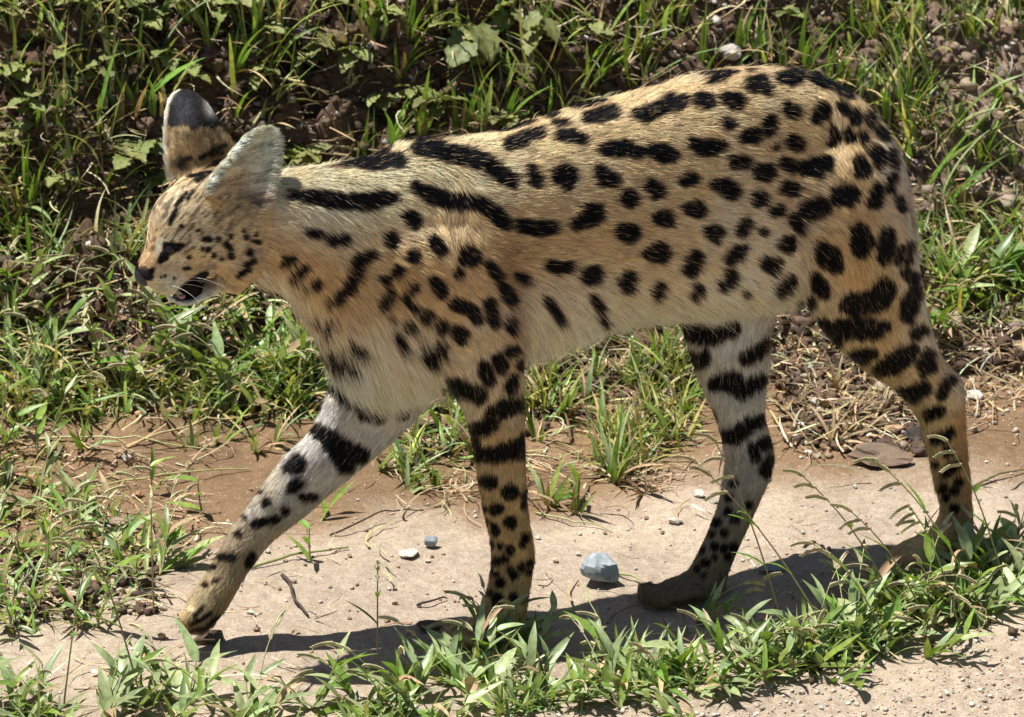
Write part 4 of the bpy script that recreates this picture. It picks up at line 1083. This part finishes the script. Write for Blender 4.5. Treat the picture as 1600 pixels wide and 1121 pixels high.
grass_stuff('grass', [
    (BANKL, 1080, .03, .10, .002, .006, .5, 1.5, (GREEN, OLIVE, YEL, PALE, (.40, .33, .18), (.36, .28, .13))),
    (BANKR, 1100, .03, .10, .002, .0045, .6, 1.5, (GREEN, PALE, YEL, (.40, .33, .20), (.33, .25, .13))),
    ([(-420, -60), (2020, -60), (2020, 320), (1420, 260), (1250, 120), (700, 220), (440, 260), (240, 300), (-420, 330)], 690, .05, .14, .003, .0068, .9, 1.5, ((.19, .31, .06), YEL, PALE, (.28, .36, .09), (.56, .48, .28), (.22, .36, .06))),
    ([(-120, 330), (240, 380), (520, 470), (500, 640), (-120, 660)], 420, .06, .13, .002, .004, .05, .7, (YEL, PALE, (.40, .36, .16), (.46, .38, .22))),
    ([(-420, 260), (250, 300), (520, 460), (500, 660), (200, 660), (-420, 700)], 2200, .03, .09, .0025, .006, .3, 1.4, (GREEN, PALE, YEL, (.42, .36, .2))),
    ([(300, 470), (720, 540), (740, 700), (640, 760), (420, 640), (300, 600)], 420, .03, .08, .0025, .006, .4, 1.4, (GREEN, PALE, YEL)),
    ([(820, 520), (1080, 500), (1090, 700), (960, 760), (830, 680)], 640, .03, .08, .002, .005, .4, 1.4, (GREEN, YEL, (.33, .26, .13))),
    ([(1430, 360), (2020, 300), (2020, 500), (1450, 520)], 800, .03, .09, .0025, .006, .3, 1.3, (GREEN, PALE, YEL)),
    ([(-60, 700), (120, 760), (260, 860), (220, 960), (60, 1000), (-60, 980)], 260, .025, .07, .003, .006, .3, 1.3, (GREEN, PALE, YEL)),
    ([(-400, 1120), (-60, 1100), (300, 1085), (700, 1050), (1000, 1030), (1300, 985), (1960, 830), (1960, 930), (1660, 985), (1200, 1065), (900, 1100), (600, 1180), (-400, 1240)], 1500, .025, .065, .003, .0065, .3, 1.3, (GREEN, PALE, PALE, (.32, .40, .14))),
])

# ---- leaf shapes shared by the plants
def lance(k, w_=0.16, droop=0.25, fold=0.35, seg=7):
    r = np.random.default_rng(400 + k)
    t = np.linspace(0, 1, seg + 1)
    ang = r.uniform(0.0, 0.25) - (droop + r.uniform(-.15, .25)) * t * 1.4
    x = np.concatenate([[0], np.cumsum(np.cos(ang[:-1]) / seg)]); z = np.concatenate([[0], np.cumsum(np.sin(ang[:-1]) / seg)])
    wv = w_ * r.uniform(.8, 1.2) * np.clip(np.sin(np.pi * np.clip(0.12 + .88 * t, 0, 1) ** .72), .02, 1) / 2
    wv[0] = w_ * .22
    tw = r.uniform(-.6, .6) * t; yb_ = r.uniform(-.12, .12) * t ** 2
    wav = 1 + .12 * np.sin(t * 9 + k)
    V = []
    for i in range(seg + 1):
        c, s_ = math.cos(tw[i]), math.sin(tw[i])
        for sd in (-1, 0, 1):
            yy = sd * wv[i] * wav[i]; zz = abs(sd) * wv[i] * fold * (1 + .25 * math.sin(5 * t[i] + sd + k))
            V.append((x[i], yb_[i] + yy * c - zz * s_, z[i] + yy * s_ + zz * c))
    F = [[i * 3 + j, i * 3 + j + 1, i * 3 + j + 4, i * 3 + j + 3] for i in range(seg) for j in range(2)]
    return mesh_np('leaf', np.array(V), np.array(F))
def mats(meshes, mat):
    for m in meshes: m.materials.append(mat)
    return meshes
LEAF_G = mats([lance(k, .19, .22) for k in range(6)], M_LEAF)
LEAF_P = mats([lance(20 + k, .21, .28) for k in range(6)], M_PALE)
LEAF_D = mats([lance(30 + k, .16, .7, .6) for k in range(4)], M_STRAW1)
BLADE_G = mats([lance(40 + k, .075, .35, .4, 9) for k in range(6)], M_LEAF)
BLADE_P = mats([lance(60 + k, .07, .5, .4, 9) for k in range(5)], M_PALE)
BLADE_D = mats([lance(80 + k, .055, .7, .5, 8) for k in range(4)], M_STRAW1)

def weed_leaf(k):
    r = np.random.default_rng(500 + k); nu_, nv_ = 10, 8
    V = []; C = []
    for i in range(nu_ + 1):
        t = i / nu_
        hw = .40 * math.sin(math.pi * min(1, .06 + .94 * t) ** .78) ** .8 * (1 + .16 * (1 if i % 2 else -1) * (0 < i < nu_))
        for j in range(nv_ + 1):
            s_ = j / nv_ * 2 - 1
            vein = abs(((t - .45 * abs(s_)) * 6) % 1 - .5)
            z = .05 * (vein - .25) * 2 * (1 - abs(s_) * .3) + .22 * hw * abs(s_) ** 1.3 - .30 * t * t + .03 * r.standard_normal()
            V.append((t - .06 * abs(s_) * (t < .3), s_ * hw, z))
            g = .75 + .5 * vein
            if abs(s_) < .1: g = .8
            C.append((.22 * g, .255 * g, .085 * g))
    F = [[i * (nv_ + 1) + j, i * (nv_ + 1) + j + 1, (i + 1) * (nv_ + 1) + j + 1, (i + 1) * (nv_ + 1) + j] for i in range(nu_) for j in range(nv_)]
    me = mesh_np('leaf', np.array(V), np.array(F)); vcol(me, np.array(C)); me.materials.append(M_WEED)
    return me
WEED = [weed_leaf(k) for k in range(6)]

def put(me, name, root, pos, d, length, roll=0.0, wscale=1.0):
    """a leaf as a part: its length axis along d"""
    o = bpy.data.objects.new(name, me); COL.objects.link(o); o.parent = root
    x = Vector(d).normalized(); z = Vector((0, 0, 1)) - x * x.z
    if z.length < .15: z = Vector((0, -1, .3)) - x * x.dot(Vector((0, -1, .3)))
    z.normalize(); y = z.cross(x)
    M = Matrix((x, y, z)).transposed() @ Matrix.Rotation(roll, 3, 'X')
    o.rotation_euler = M.to_euler(); o.scale = (length, length * wscale, length)
    o.location = Vector(pos) - root.location
    return o

def vec(az, el): return np.array([math.cos(az) * math.cos(el), math.sin(az) * math.cos(el), math.sin(el)])

def stem_mesh(P, r0, r1, mat, name='stem', n=5):
    V, F = tube(P, np.linspace(r0, r1, len(P)), n); me = mesh_np(name, V, np.array(F)); me.materials.append(mat); return me

def seed_mesh(P, mat=M_SEED, grain=.0029, n=17):
    """a seed spike: a thin axis set with two rows of grains"""
    P = np.asarray(P); V, F = tube(P, np.full(len(P), .0005), 4); V = list(V); F = [list(f) for f in F]
    tt = np.linspace(0, 1, len(P))
    for k in range(n):
        u_ = .04 + .94 * k / (n - 1); c = np.array([np.interp(u_, tt, P[:, q]) for q in range(3)])
        tg = P[min(len(P) - 1, int(u_ * (len(P) - 1)) + 1)] - P[int(u_ * (len(P) - 1) * .999)]; tg = tg / (np.linalg.norm(tg) + 1e-9)
        sd = np.cross(tg, [0.2, 1, .1]); sd /= np.linalg.norm(sd) + 1e-9
        g = grain * (1.05 - .45 * u_)
        c = c + sd * (.0011 if k % 2 else -.0011)
        gv, gf = blob(np.zeros(3), (g * .42, g * .42, g), 5, 4)
        zq = Vector(tg + sd * (.35 if k % 2 else -.35)).to_track_quat('Z', 'Y').to_matrix()
        gv = gv @ np.array(zq).T + c
        o = len(V); V += list(gv); F += [[i + o for i in f] for f in gf]
    me = mesh_np('seed_head', np.array(V), F); me.materials.append(mat); return me

def local(P, root): return np.asarray(P) - np.array(root.location)

def sprawl(px, py, label, group=None, culms=3, L=(.05, .11), leaf=(.032, .058), el=(.2, .8), az=None, pale=.5, seeds=0.25, name='broad_leaf_grass', dens=1.0):
    """a low broad-leaved grass: jointed culms with lance leaves at the joints, some with a seed head"""
    g = ground_hit([px], [py])[0]
    root = empty(name, tuple(g)); tag(root, label, 'grass plant', group)
    for c in range(culms):
        a = rng.uniform(0, 2 * np.pi) if az is None else az + rng.normal(0, .6)
        e = rng.uniform(*el); ln = rng.uniform(*L); k = 7
        ts_ = np.linspace(0, 1, k); P = [np.array(g) - np.array([0, 0, .002])]
        for i in range(k - 1):
            P.append(P[-1] + vec(a + .25 * math.sin(i + c), e + .35 * (i / k)) * ln / (k - 1))
        P = np.array(P)
        o = bpy.data.objects.new('stem', stem_mesh(local(P, root), .0013, .0007, M_STEM)); COL.objects.link(o); o.parent = root
        nl = max(3, int(round(rng.integers(4, 7) * dens)))
        for q in range(nl):
            u_ = .12 + .86 * q / max(1, nl - 1); pos = np.array([np.interp(u_, ts_, P[:, x]) for x in range(3)])
            la = a + (1 if q % 2 else -1) * rng.uniform(.3, 1.2); le = rng.uniform(.15, 1.1)
            lib = LEAF_P if rng.random() < pale else LEAF_G
            if rng.random() < .10 and nl > 3: lib = LEAF_D
            put(lib[rng.integers(len(lib))], 'leaf', root, pos, vec(la, le), rng.uniform(*leaf), rng.uniform(-.5, .5), rng.uniform(.85, 1.2))
        if rng.random() < seeds:
            seed_stalk(root, P[-1], a, rng.uniform(.7, 1.35), rng.uniform(.03, .07))
    return root

def seed_stalk(root, p, a, e, ln, spikes=2, spike=.022):
    P = [np.array(p)]
    for i in range(6): P.append(P[-1] + vec(a, e - .12 * i) * ln / 6)
    P = np.array(P)
    st = bpy.data.objects.new('stalk', stem_mesh(local(P, root), .0007, .0005, M_STEM)); COL.objects.link(st); st.parent = root
    for s_ in range(spikes):
        q = [P[-1 - 2 * s_]]; aa = a + rng.normal(0, .8) * (s_ > 0); ee = e - .6 + rng.normal(0, .25)
        for i in range(6): q.append(q[-1] + vec(aa, ee - .12 * i) * spike * rng.uniform(.9, 1.2) / 6)
        o = bpy.data.objects.new('seed_head', seed_mesh(local(q, root))); COL.objects.link(o); o.parent = root

def tuft(px, py, n, L, label, group=None, lean=(0, 0), spread=.45, kind='g', wide=1.0, dead=0, name='grass_tuft', rad=.008):
    """an upright tuft: each long blade is a part"""
    g = ground_hit([px], [py])[0]
    root = empty(name, tuple(g)); tag(root, label, 'grass tuft', group)
    for q in range(n + dead):
        a = rng.uniform(0, 2 * np.pi); d = np.array([lean[0], lean[1], 1.0]) + spread * np.array([math.cos(a), math.sin(a), 0]) * rng.random() ** .7
        if q >= n: d = d * np.array([1.6, 1.6, .6])
        lib = BLADE_D if q >= n else {'g': BLADE_G, 'p': BLADE_P, 'm': BLADE_G if rng.random() < .6 else BLADE_P, 'd': BLADE_D}[kind]
        ln = rng.uniform(.6, 1.1) * L
        pos = g + np.array([math.cos(a) * rad * rng.random(), math.sin(a) * rad * rng.random(), -.003])
        o = put(lib[rng.integers(len(lib))], 'blade', root, pos, d, ln, rng.uniform(-.6, .6), wide * rng.uniform(.8, 1.25) * min(1.6, .075 / max(L, .04)))
    return root

def weed(px, py, n, size, label, group=None, tall=.02, name='crinkled_weed', lie=0.5):
    g = ground_hit([px], [py])[0]
    root = empty(name, tuple(g)); tag(root, label, 'weed', group)
    top = g + np.array([rng.normal(0, .006), -.008 - .4 * tall, tall])
    P = np.array([g - np.array([0, 0, .004]), (g + top) / 2 + rng.normal(0, .002, 3), top])
    o = bpy.data.objects.new('stem', stem_mesh(local(P, root), .0014, .001, M_STEM)); COL.objects.link(o); o.parent = root
    a0 = rng.uniform(0, 6.28)
    for q in range(n):
        a = a0 + q * 2.4; u_ = 1 - .75 * q / n
        pos = g + (top - g) * u_
        put(WEED[rng.integers(len(WEED))], 'leaf', root, pos + vec(a, .2) * .003, vec(a, rng.uniform(min(-.15, lie - .3), lie)) + np.array([0, -.25, 0]), size * rng.uniform(.65, 1.15), rng.uniform(-.4, .4))
    return root

# ---- weeds with crinkled leaves on the bank
GW = 'crinkled weeds on the dark bank'
for (x, y, n, s) in [(235, 232, 7, .026), (200, 262, 5, .022), (470, 246, 8, .030), (60, 60, 6, .022), (25, 120, 6, .024), (230, 45, 7, .022), (262, 95, 7, .020), (340, 40, 5, .022), (400, 130, 5, .02), (480, 95, 5, .024), (505, 80, 6, .024),
                     (555, 100, 5, .022), (600, 170, 5, .018), (690, 175, 4, .028), (650, 160, 5, .016), (790, 196, 6, .024), (120, 10, 6, .022), (300, 10, 6, .02), (20, 235, 6, .022), (90, 300, 5, .018),
                     (380, 20, 6, .02), (160, 60, 5, .018), (40, 180, 5, .02), (300, 130, 5, .018), (540, 20, 5, .02), (600, 30, 4, .02), (930, 60, 5, .018), (1230, 30, 4, .018), (100, 110, 5, .02), (150, 130, 5, .02), (420, 60, 6, .02), (205, 15, 6, .022), (5, 30, 6, .024), (245, 290, 4, .02)]:
    weed(x, y, n, s * 1.25, 'small weed with crinkled dusty green leaves on the dark left part of the bank', GW, rng.uniform(.012, .035))
weed(705, 70, 3, .034, 'weed with one large yellow green leaf at the top of the bank', tall=.03)
weed(745, 92, 6, .046, 'largest crinkled weed with hanging leaves at the top of the bank', tall=.05, lie=-.3)
weed(840, 70, 5, .040, 'dark weed with hanging leaves right of the largest weed', tall=.045, lie=-.3)
weed(800, 40, 5, .036, 'crinkled weed between the two hanging weeds at the top of the bank', tall=.04, lie=-.1)

# ---- grass on the bank
GB = 'grass tufts on the bank'
LB = 'upright tuft of long green blades standing on the bank'
for (x, y, n, L, k) in [(560, 250, 5, .07, 'm'), (612, 225, 6, .085, 'g'), (655, 212, 6, .10, 'g'), (690, 205, 4, .06, 'g'), (722, 214, 7, .085, 'g'), (758, 206, 8, .10, 'm'), (785, 190, 8, .085, 'g'), (625, 120, 5, .08, 'g'), (545, 130, 4, .07, 'p'),
                        (930, 130, 7, .075, 'g'), (985, 100, 6, .08, 'g'), (1020, 128, 4, .05, 'p'), (1100, 112, 7, .10, 'g'), (1155, 96, 7, .085, 'm'), (1190, 92, 5, .06, 'g'), (1260, 105, 8, .085, 'g'), (1300, 125, 10, .07, 'm'), (1330, 140, 9, .06, 'm'), (1355, 150, 8, .05, 'p'),
                        (1390, 190, 7, .075, 'g'), (1420, 190, 5, .09, 'g'), (1450, 130, 5, .06, 'm'), (1500, 210, 5, .06, 'm'), (1560, 170, 6, .06, 'g'), (1590, 260, 6, .06, 'p'), (1420, 260, 5, .05, 'g'), (1360, 60, 6, .06, 'm'), (1520, 60, 6, .05, 'g'), (1580, 10, 6, .06, 'm'),
                        (20, 50, 5, .09, 'p'), (90, 70, 5, .08, 'p'), (50, 330, 6, .11, 'g'), (20, 400, 7, .10, 'm'), (130, 40, 5, .09, 'p'), (330, 70, 7, .08, 'm'), (370, 110, 7, .09, 'g'), (400, 60, 6, .09, 'g'), (420, 190, 4, .06, 'p'), (300, 40, 5, .07, 'g'), (440, 40, 5, .09, 'p'), (180, 30, 5, .06, 'm'),
                        (860, 50, 5, .07, 'g'), (900, 60, 5, .07, 'm'), (1060, 40, 5, .07, 'm'), (1010, 40, 4, .07, 'g'), (720, 60, 4, .06, 'p'), (580, 60, 4, .09, 'g'), (640, 60, 5, .10, 'g'), (110, 250, 3, .07, 'm'), (95, 190, 3, .06, 'm')]:
    tuft(x, y, n, L, LB, GB, (rng.uniform(.0, .35), -.25), .4, k, 1.1, dead=2)
tuft(205, 172, 3, .055, 'pair of broad upright green blades on the dark bank left of the far ear', lean=(-.1, -.2), spread=.3, wide=2.2)
g = ground_hit([218], [172])[0]
r_ = empty('broad_grass', tuple(g)); tag(r_, 'single broad yellow green blade slanting up toward the right beside the far ear', 'grass blade')
dq = pray(np.array(308.), np.array(84.)); tq = (g[1] - .02 - CAM[1]) / dq[1]; vq = CAM + dq * tq - g
put(BLADE_G[1], 'blade', r_, g, vq + np.array([0, 0, .02]), float(np.linalg.norm(vq)) * 1.05, .2, 2.0)
tuft(1442, 305, 4, .14, 'long bright green shoot leaning right beside the rump', lean=(.75, -.1), spread=.2, wide=1.2)
tuft(1475, 320, 4, .11, 'second long grass tuft leaning right beside the rump', lean=(.6, -.1), spread=.25, kind='m')
tuft(1530, 250, 6, .08, 'short green tuft in the pale soil on the right of the bank', lean=(.2, -.2))
# ---- leafy grass at the foot of the bank
GF = 'leafy grass at the foot of the bank'
LF = 'leafy green grass plant at the foot of the bank in front of the cat'
for (x, y) in [(30, 470), (80, 520), (180, 510), (230, 480), (270, 520), (320, 530), (360, 510), (390, 560), (430, 590), (340, 600), (290, 590), (250, 560), (210, 590), (150, 560), (90, 590), (40, 580), (470, 560), (455, 640), (410, 640), (480, 600), (380, 650), (60, 640), (0, 440)]:
    sprawl(x, y, LF, GF, 2, (.03, .075), (.03, .058), (.4, 1.2), pale=.5, seeds=.35)
GM = 'grass tufts under the belly'
LM = 'grass tuft growing on the mud behind the legs under the belly'
for (x, y, n, L) in [(700, 690, 9, .06), (745, 720, 8, .06), (680, 760, 7, .045), (850, 600, 8, .06), (880, 560, 9, .05), (930, 590, 8, .05), (985, 600, 10, .065), (1035, 560, 8, .05), (960, 755, 10, .10), (880, 650, 7, .07), (920, 640, 7, .07), (1010, 640, 8, .07), (940, 690, 6, .07), (860, 790, 5, .06), (1045, 690, 5, .05), (900, 800, 4, .07), (1075, 640, 6, .05), (840, 690, 6, .05), (990, 690, 6, .05)]:
    tuft(x, y, n, L, LM, GM, (.1, -.15), .7, 'm', 1.1, dead=4)
GS = 'leafy grass behind the hind leg'
for (x, y) in [(1480, 470), (1530, 440), (1575, 430), (1600, 470), (1545, 490), (1500, 510), (1610, 400)]:
    sprawl(x, y, 'leafy grass plant behind the near hind leg on the right', GS, 2, (.04, .08), (.04, .07), (.3, 1.0), pale=.4, seeds=.2)
GD = 'dry grass tufts'
for (x, y, n, L) in [(1290, 640, 9, .05), (1330, 650, 9, .045), (1270, 600, 7, .04), (1350, 610, 8, .04), (1010, 770, 7, .05), (1560, 540, 9, .05), (1500, 550, 7, .045), (1600, 570, 8, .05), (1240, 560, 6, .05), (1300, 690, 9, .055), (1340, 680, 8, .05), (1380, 640, 7, .05), (1260, 660, 7, .05), (1310, 610, 8, .055), (1230, 620, 6, .05), (1450, 300, 6, .05), (1500, 330, 7, .05), (1470, 390, 7, .05)]:
    tuft(x, y, 3, L, 'dead straw coloured grass tuft at the foot of the bank on the right', GD, (rng.uniform(-.3, .3), -.1), 1.1, 'd', 1.0, dead=n, name='dry_grass_tuft')
# ---- weeds and shoots on the left of the sand
GL = 'weedy grass on the left of the sand'
for (x, y) in [(20, 760), (60, 790), (110, 830), (30, 880), (90, 900), (160, 870), (60, 950), (130, 940), (200, 900), (0, 830), (15, 980), (150, 980), (5, 700), (60, 720), (250, 900)]:
    sprawl(x, y, 'straggling weedy grass on the sand at the far left', GL, 2, (.04, .09), (.025, .05), (.4, 1.3), pale=.5, seeds=.5)
for (x, y, lab_) in [(236, 775, 'young green shoot on a red stem on the sand above the raised paw'), (487, 880, 'young two leaved shoot on bare sand right of the raised paw'), (262, 890, 'pointed green shoot beside the weeds left of the raised paw'), (316, 800, 'small green shoot just left of the raised foreleg'), (1047, 700, 'fresh bright green shoot on the mud in front of the far hind leg'), (905, 790, 'bright green shoot on the sand behind the near foreleg')]:
    r_ = sprawl(x, y, lab_, None, 1, (.03, .045), (.03, .045), (1.2, 1.5), pale=.1, seeds=0, name='grass_shoot', dens=.6)
r_ = sprawl(275, 890, 'broad dark pointed leaf lying by the raised foreleg', None, 1, (.02, .03), (.05, .06), (.2, .5), az=.6, pale=.2, seeds=0, name='grass_shoot', dens=.5)
sprawl(500, 815, 'single broad green leaf lying on the sand behind the raised foreleg', None, 1, (.02, .03), (.035, .042), (.2, .4), az=.3, pale=0, seeds=0, name='grass_shoot', dens=.4)

for (x, y, n, L) in [(345, 690, 5, .06), (400, 705, 4, .05), (300, 700, 4, .05), (590, 735, 6, .05), (640, 770, 6, .05), (540, 690, 4, .05), (430, 690, 4, .06), (20, 690, 5, .06), (130, 700, 4, .05)]:
    tuft(x, y, n, L, 'straggly tuft', 'straggly tufts on the mud', (.2, -.2), .9, 'm', 1.0, dead=3)
sprawl(1085, 975, 'small seeding grass plant hiding the far hind toes', None, 2, (.03, .05), (.03, .045), (.3, 1.0), pale=.7, seeds=1)
# ---- the strip of broad-leaved grass in front
GN = 'broad leaved grass in the strip in front'
LN = 'sprawling broad leaved green grass plant in the strip between the cat and the camera'
front = []
for x in np.linspace(-30, 1640, 30):
    yy = np.interp(x, [0, 300, 450, 700, 900, 1100, 1300, 1450, 1600], [1118, 1128, 1122, 1105, 1100, 1085, 1050, 1000, 930])
    front.append((x + rng.normal(0, 12), yy + rng.normal(0, 14)))
for x in np.linspace(640, 1620, 17):
    yy = np.interp(x, [640, 800, 1000, 1200, 1400, 1600], [1095, 1050, 1065, 1040, 985, 905])
    front.append((x + rng.normal(0, 14), yy + rng.normal(0, 12)))
for x in np.linspace(1320, 1640, 12): front.append((x, np.interp(x, [1320, 1640], [985, 885]) + rng.normal(0, 16)))
for (x, y) in front:
    sprawl(x, y, LN, GN, 3, (.025, .07), (.028, .056), (.15, 1.0), pale=.7, seeds=.25)
for (x, y) in [(1150, 1085), (1290, 1065), (1440, 1030), (1090, 1120), (1540, 985)]:
    sprawl(x, y, 'small outlying grass plant on the gravel at the near edge', 'outlying grass plants on the near gravel', 2, (.03, .06), (.03, .045), (.1, .6), pale=.4, seeds=0)
for (x, y, lab_) in [(775, 1010, 'clump of seeding grass hiding the near forepaw'), (1490, 940, 'clump of seeding grass hiding the near hind paw'), (1560, 915, 'tall seeding grass at the right behind the near hind paw')]:
    r_ = sprawl(x, y, lab_, None, 4, (.035, .06), (.035, .055), (.3, 1.1), pale=.6, seeds=.3)
    for q in range(8 if x > 1400 else 5): seed_stalk(r_, np.array(r_.location), rng.uniform(0, 6.28), rng.uniform(.7, 1.4), rng.uniform(.04, .085))
# tall seed stalks
def lone_stalk(px, py, tx, ty, label, spikes=3):
    g = ground_hit([px], [py])[0]
    d = pray(np.array(tx), np.array(ty)); t = (g[1] - .03 - CAM[1]) / d[1]; top = CAM + d * t
    root = empty('seed_stalk', tuple(g)); tag(root, label, 'grass stalk')
    s_ = np.linspace(0, 1, 10)[:, None]; P = g * (1 - s_) + top * s_ + np.array([0, 0, .02]) * np.sin(np.pi * s_)
    o = bpy.data.objects.new('stalk', stem_mesh(local(P, root), .0011, .0006, M_STEM)); COL.objects.link(o); o.parent = root
    dd_ = (P[-1] - P[-2]); a = math.atan2(dd_[1], dd_[0])
    for k in range(spikes):
        q = [P[-1 - k]]; e = rng.uniform(-.1, .9)
        for i in range(6): q.append(q[-1] + vec(a + rng.normal(0, .15), e - .15 * i) * .026 / 6)
        o = bpy.data.objects.new('seed_head', seed_mesh(local(q, root))); COL.objects.link(o); o.parent = root
    for u_ in (.35, .6):
        pos = P[int(u_ * 9)]; put(LEAF_G[rng.integers(6)], 'leaf', root, pos, vec(a + rng.normal(0, .8), .7), .045, 0, .8)
lone_stalk(1235, 1020, 1118, 690, 'tall seed stalk crossing the far hind hock')
lone_stalk(1310, 1020, 1085, 720, 'longest seed stalk arching left over the sand by the far hind leg')
lone_stalk(1420, 985, 1255, 745, 'seed stalk leaning left across the sand between the hind legs')
lone_stalk(1540, 960, 1370, 720, 'seed stalk leaning left across the near shin')
lone_stalk(1575, 930, 1480, 690, 'upright seed stalk right of the near shin')
lone_stalk(1500, 985, 1420, 790, 'short seed stalk bending left below the near shin')
lone_stalk(1460, 1000, 1330, 800, 'seed stalk bending over the belly shadow toward the left')
lone_stalk(1390, 1010, 1270, 850, 'low seed stalk in front of the belly shadow')
lone_stalk(100, 1100, 140, 860, 'pale seed stalk rising over the weeds at the far left')
lone_stalk(225, 1110, 120, 800, 'tallest pale seed stalk in front of the weeds at the left')
lone_stalk(590, 1060, 590, 880, 'thin forked seed stalk in front of the shadow')
lone_stalk(240, 960, 235, 760, 'seed stalk rising left of the raised paw', 2)

# dry stalks and twigs lying on the track
def stick(name, a, b, r, mat, label, cat, arch=.004, lift=.001):
    A, B = ground_hit([a[0], b[0]], [a[1], b[1]])
    s_ = np.linspace(0, 1, 12)[:, None]
    P = A * (1 - s_) + B * s_; P[:, 2] = Hq(P[:, 0], P[:, 1]) + lift + r + arch * np.sin(np.pi * s_[:, 0])
    P[:, :2] += .003 * np.stack([np.sin(s_[:, 0] * 7 + a[0]), np.cos(s_[:, 0] * 6 + a[1])], 1)
    V, F = tube(P, np.linspace(r, r * .55, 12), 6)
    tag(link(name, mesh_np(name, V, np.array(F)), mat), label, cat)
stick('twig', (440, 905), (478, 968), .0022, M_TWIG, 'short dark twig on the sand right of the raised paw', 'twig')
stick('stalk', (520, 838), (665, 800), .0011, M_TWIG, 'long dark red runner on the sand left of the near foreleg', 'stalk', .012)
stick('stalk', (395, 890), (545, 858), .0018, M_STEM, 'green brown runner on the sand right of the raised foreleg', 'stalk')
stick('stalk', (90, 780), (390, 738), .0013, M_STEM, 'long thin green runner across the mud on the left', 'stalk', .01)
stick('stalk', (60, 690), (330, 705), .0013, M_STEM, 'straight green stalk lying on the mud edge on the left', 'stalk', .008)
stick('stalk', (840, 805), (960, 835), .0012, M_STEM, 'green stalk lying behind the near foreleg', 'stalk')
stick('stalk', (965, 895), (1010, 925), .0016, M_STEM, 'short green stalk lying in front of the far hind paw', 'stalk')
stick('stalk', (1180, 600), (1290, 720), .0016, M_STRAW1, 'pale straw lying slanted on the mud right of the far hind leg', 'stalk')
stick('stalk', (1520, 765), (1620, 735), .0016, M_STEM, 'green runner on the sand right of the near shin', 'stalk')
stick('stalk', (1400, 695), (1470, 680), .0011, M_STRAW1, 'thin pale straw left of the near shin', 'stalk')
stick('stalk', (1500, 690), (1560, 655), .0012, M_STRAW1, 'thin pale straw right of the near shin', 'stalk')
stick('stalk', (200, 700), (460, 645), .0014, M_STRAW1, 'long pale straw on the mud in front of the chest', 'stalk', .012)
stick('twig', (650, 950), (700, 940), .0014, M_TWIG, 'thin dark twig on the sand left of the near forepaw', 'twig')
stick('twig', (845, 245), (960, 130), .0022, M_STEM, 'dark green runner slanting on the bank above the back', 'runner', .02)
stick('stalk', (395, 205), (560, 130), .0018, M_STEM, 'slanting green brown stalk on the bank right of the ears', 'stalk', .03)
stick('stalk', (1440, 325), (1600, 255), .0016, M_STRAW1, 'long pale straw on the bank right of the rump', 'stalk', .01)

# ---- every plant and pebble of a group gets a label of its own: what it stands by, then its turn from the left
MARK = [(280, 160, 'left of the far ear'), (120, 60, 'high on the left of the bank'), (60, 280, 'low on the left of the dark bank'), (440, 190, 'behind the near ear'), (420, 60, 'above the two ears'), (640, 180, 'above the shoulder'), (640, 40, 'high above the shoulder'),
        (860, 100, 'above the middle of the back'), (1080, 80, 'above the loins'), (1290, 90, 'above the rump'), (1420, 220, 'right of the rump'), (1560, 120, 'high on the right of the bank'), (1560, 300, 'on the right of the bank'),
        (100, 500, 'at the far left before the face'), (260, 540, 'below the nose'), (400, 580, 'below the throat'), (60, 740, 'at the far left of the mud'), (120, 900, 'at the far left of the sand'), (720, 710, 'between the forelegs'), (900, 620, 'below the belly'),
        (1020, 680, 'just in front of the far hind leg'), (1300, 620, 'between the hind legs'), (1540, 490, 'behind the near thigh'), (560, 870, 'between raised and near foreleg'), (900, 880, 'right of the near foreleg'), (1300, 800, 'on the sand between the hind feet'),
        (60, 1110, 'at the far left of the front strip'), (300, 1120, 'in front of the raised paw'), (560, 1110, 'in front of the shadow of the chest'), (780, 1060, 'in front of the near forepaw'), (1000, 1060, 'in front of the far hind paw'), (1250, 1020, 'in front of the belly shadow'), (1480, 950, 'in front of the near hind paw'), (1620, 880, 'at the far right of the front strip')]
ORD = ['first', 'second', 'third', 'fourth', 'fifth', 'sixth', 'seventh', 'eighth', 'ninth', 'tenth', 'eleventh', 'twelfth', 'thirteenth', 'fourteenth', 'fifteenth', 'sixteenth', 'seventeenth', 'eighteenth', 'nineteenth', 'twentieth']
SHORT = {GW: 'crinkled dusty green weed', GB: 'tuft of green blades', GF: 'leafy green grass plant', 'straggly tufts on the mud': 'straggly grass tuft', GM: 'mud grass tuft', GS: 'leafy grass plant', GD: 'dead straw coloured tuft', GL: 'straggling weedy grass', GN: 'broad leaved green grass',
         'tiny white pebbles on the track': 'tiny white pebble', 'tiny brown pebbles on the track': 'tiny brown pebble', 'outlying grass plants on the near gravel': 'small outlying grass'}
cells = {}
for o in COL.objects:
    if o.parent is None and o.get('group') in SHORT:
        x, y = proj(np.array(o.location)[None]); x, y = float(x[0]), float(y[0])
        mk = min(MARK, key=lambda m: (m[0] - x) ** 2 + ((m[1] - y) * 1.5) ** 2)
        cells.setdefault((o['group'], mk[2]), []).append((x, o))
for (gname, where), lst in cells.items():
    lst.sort(key=lambda t: t[0])
    for k, (x, o) in enumerate(lst):
        o['label'] = SHORT[gname] + ' ' + where + ('' if len(lst) == 1 else ', ' + ('rightmost' if k == len(lst) - 1 else ORD[min(k, 19)] + ' from the left'))
for o in COL.objects:
    if o.parent is None and o.get('category'): o['kind'] = 'thing'
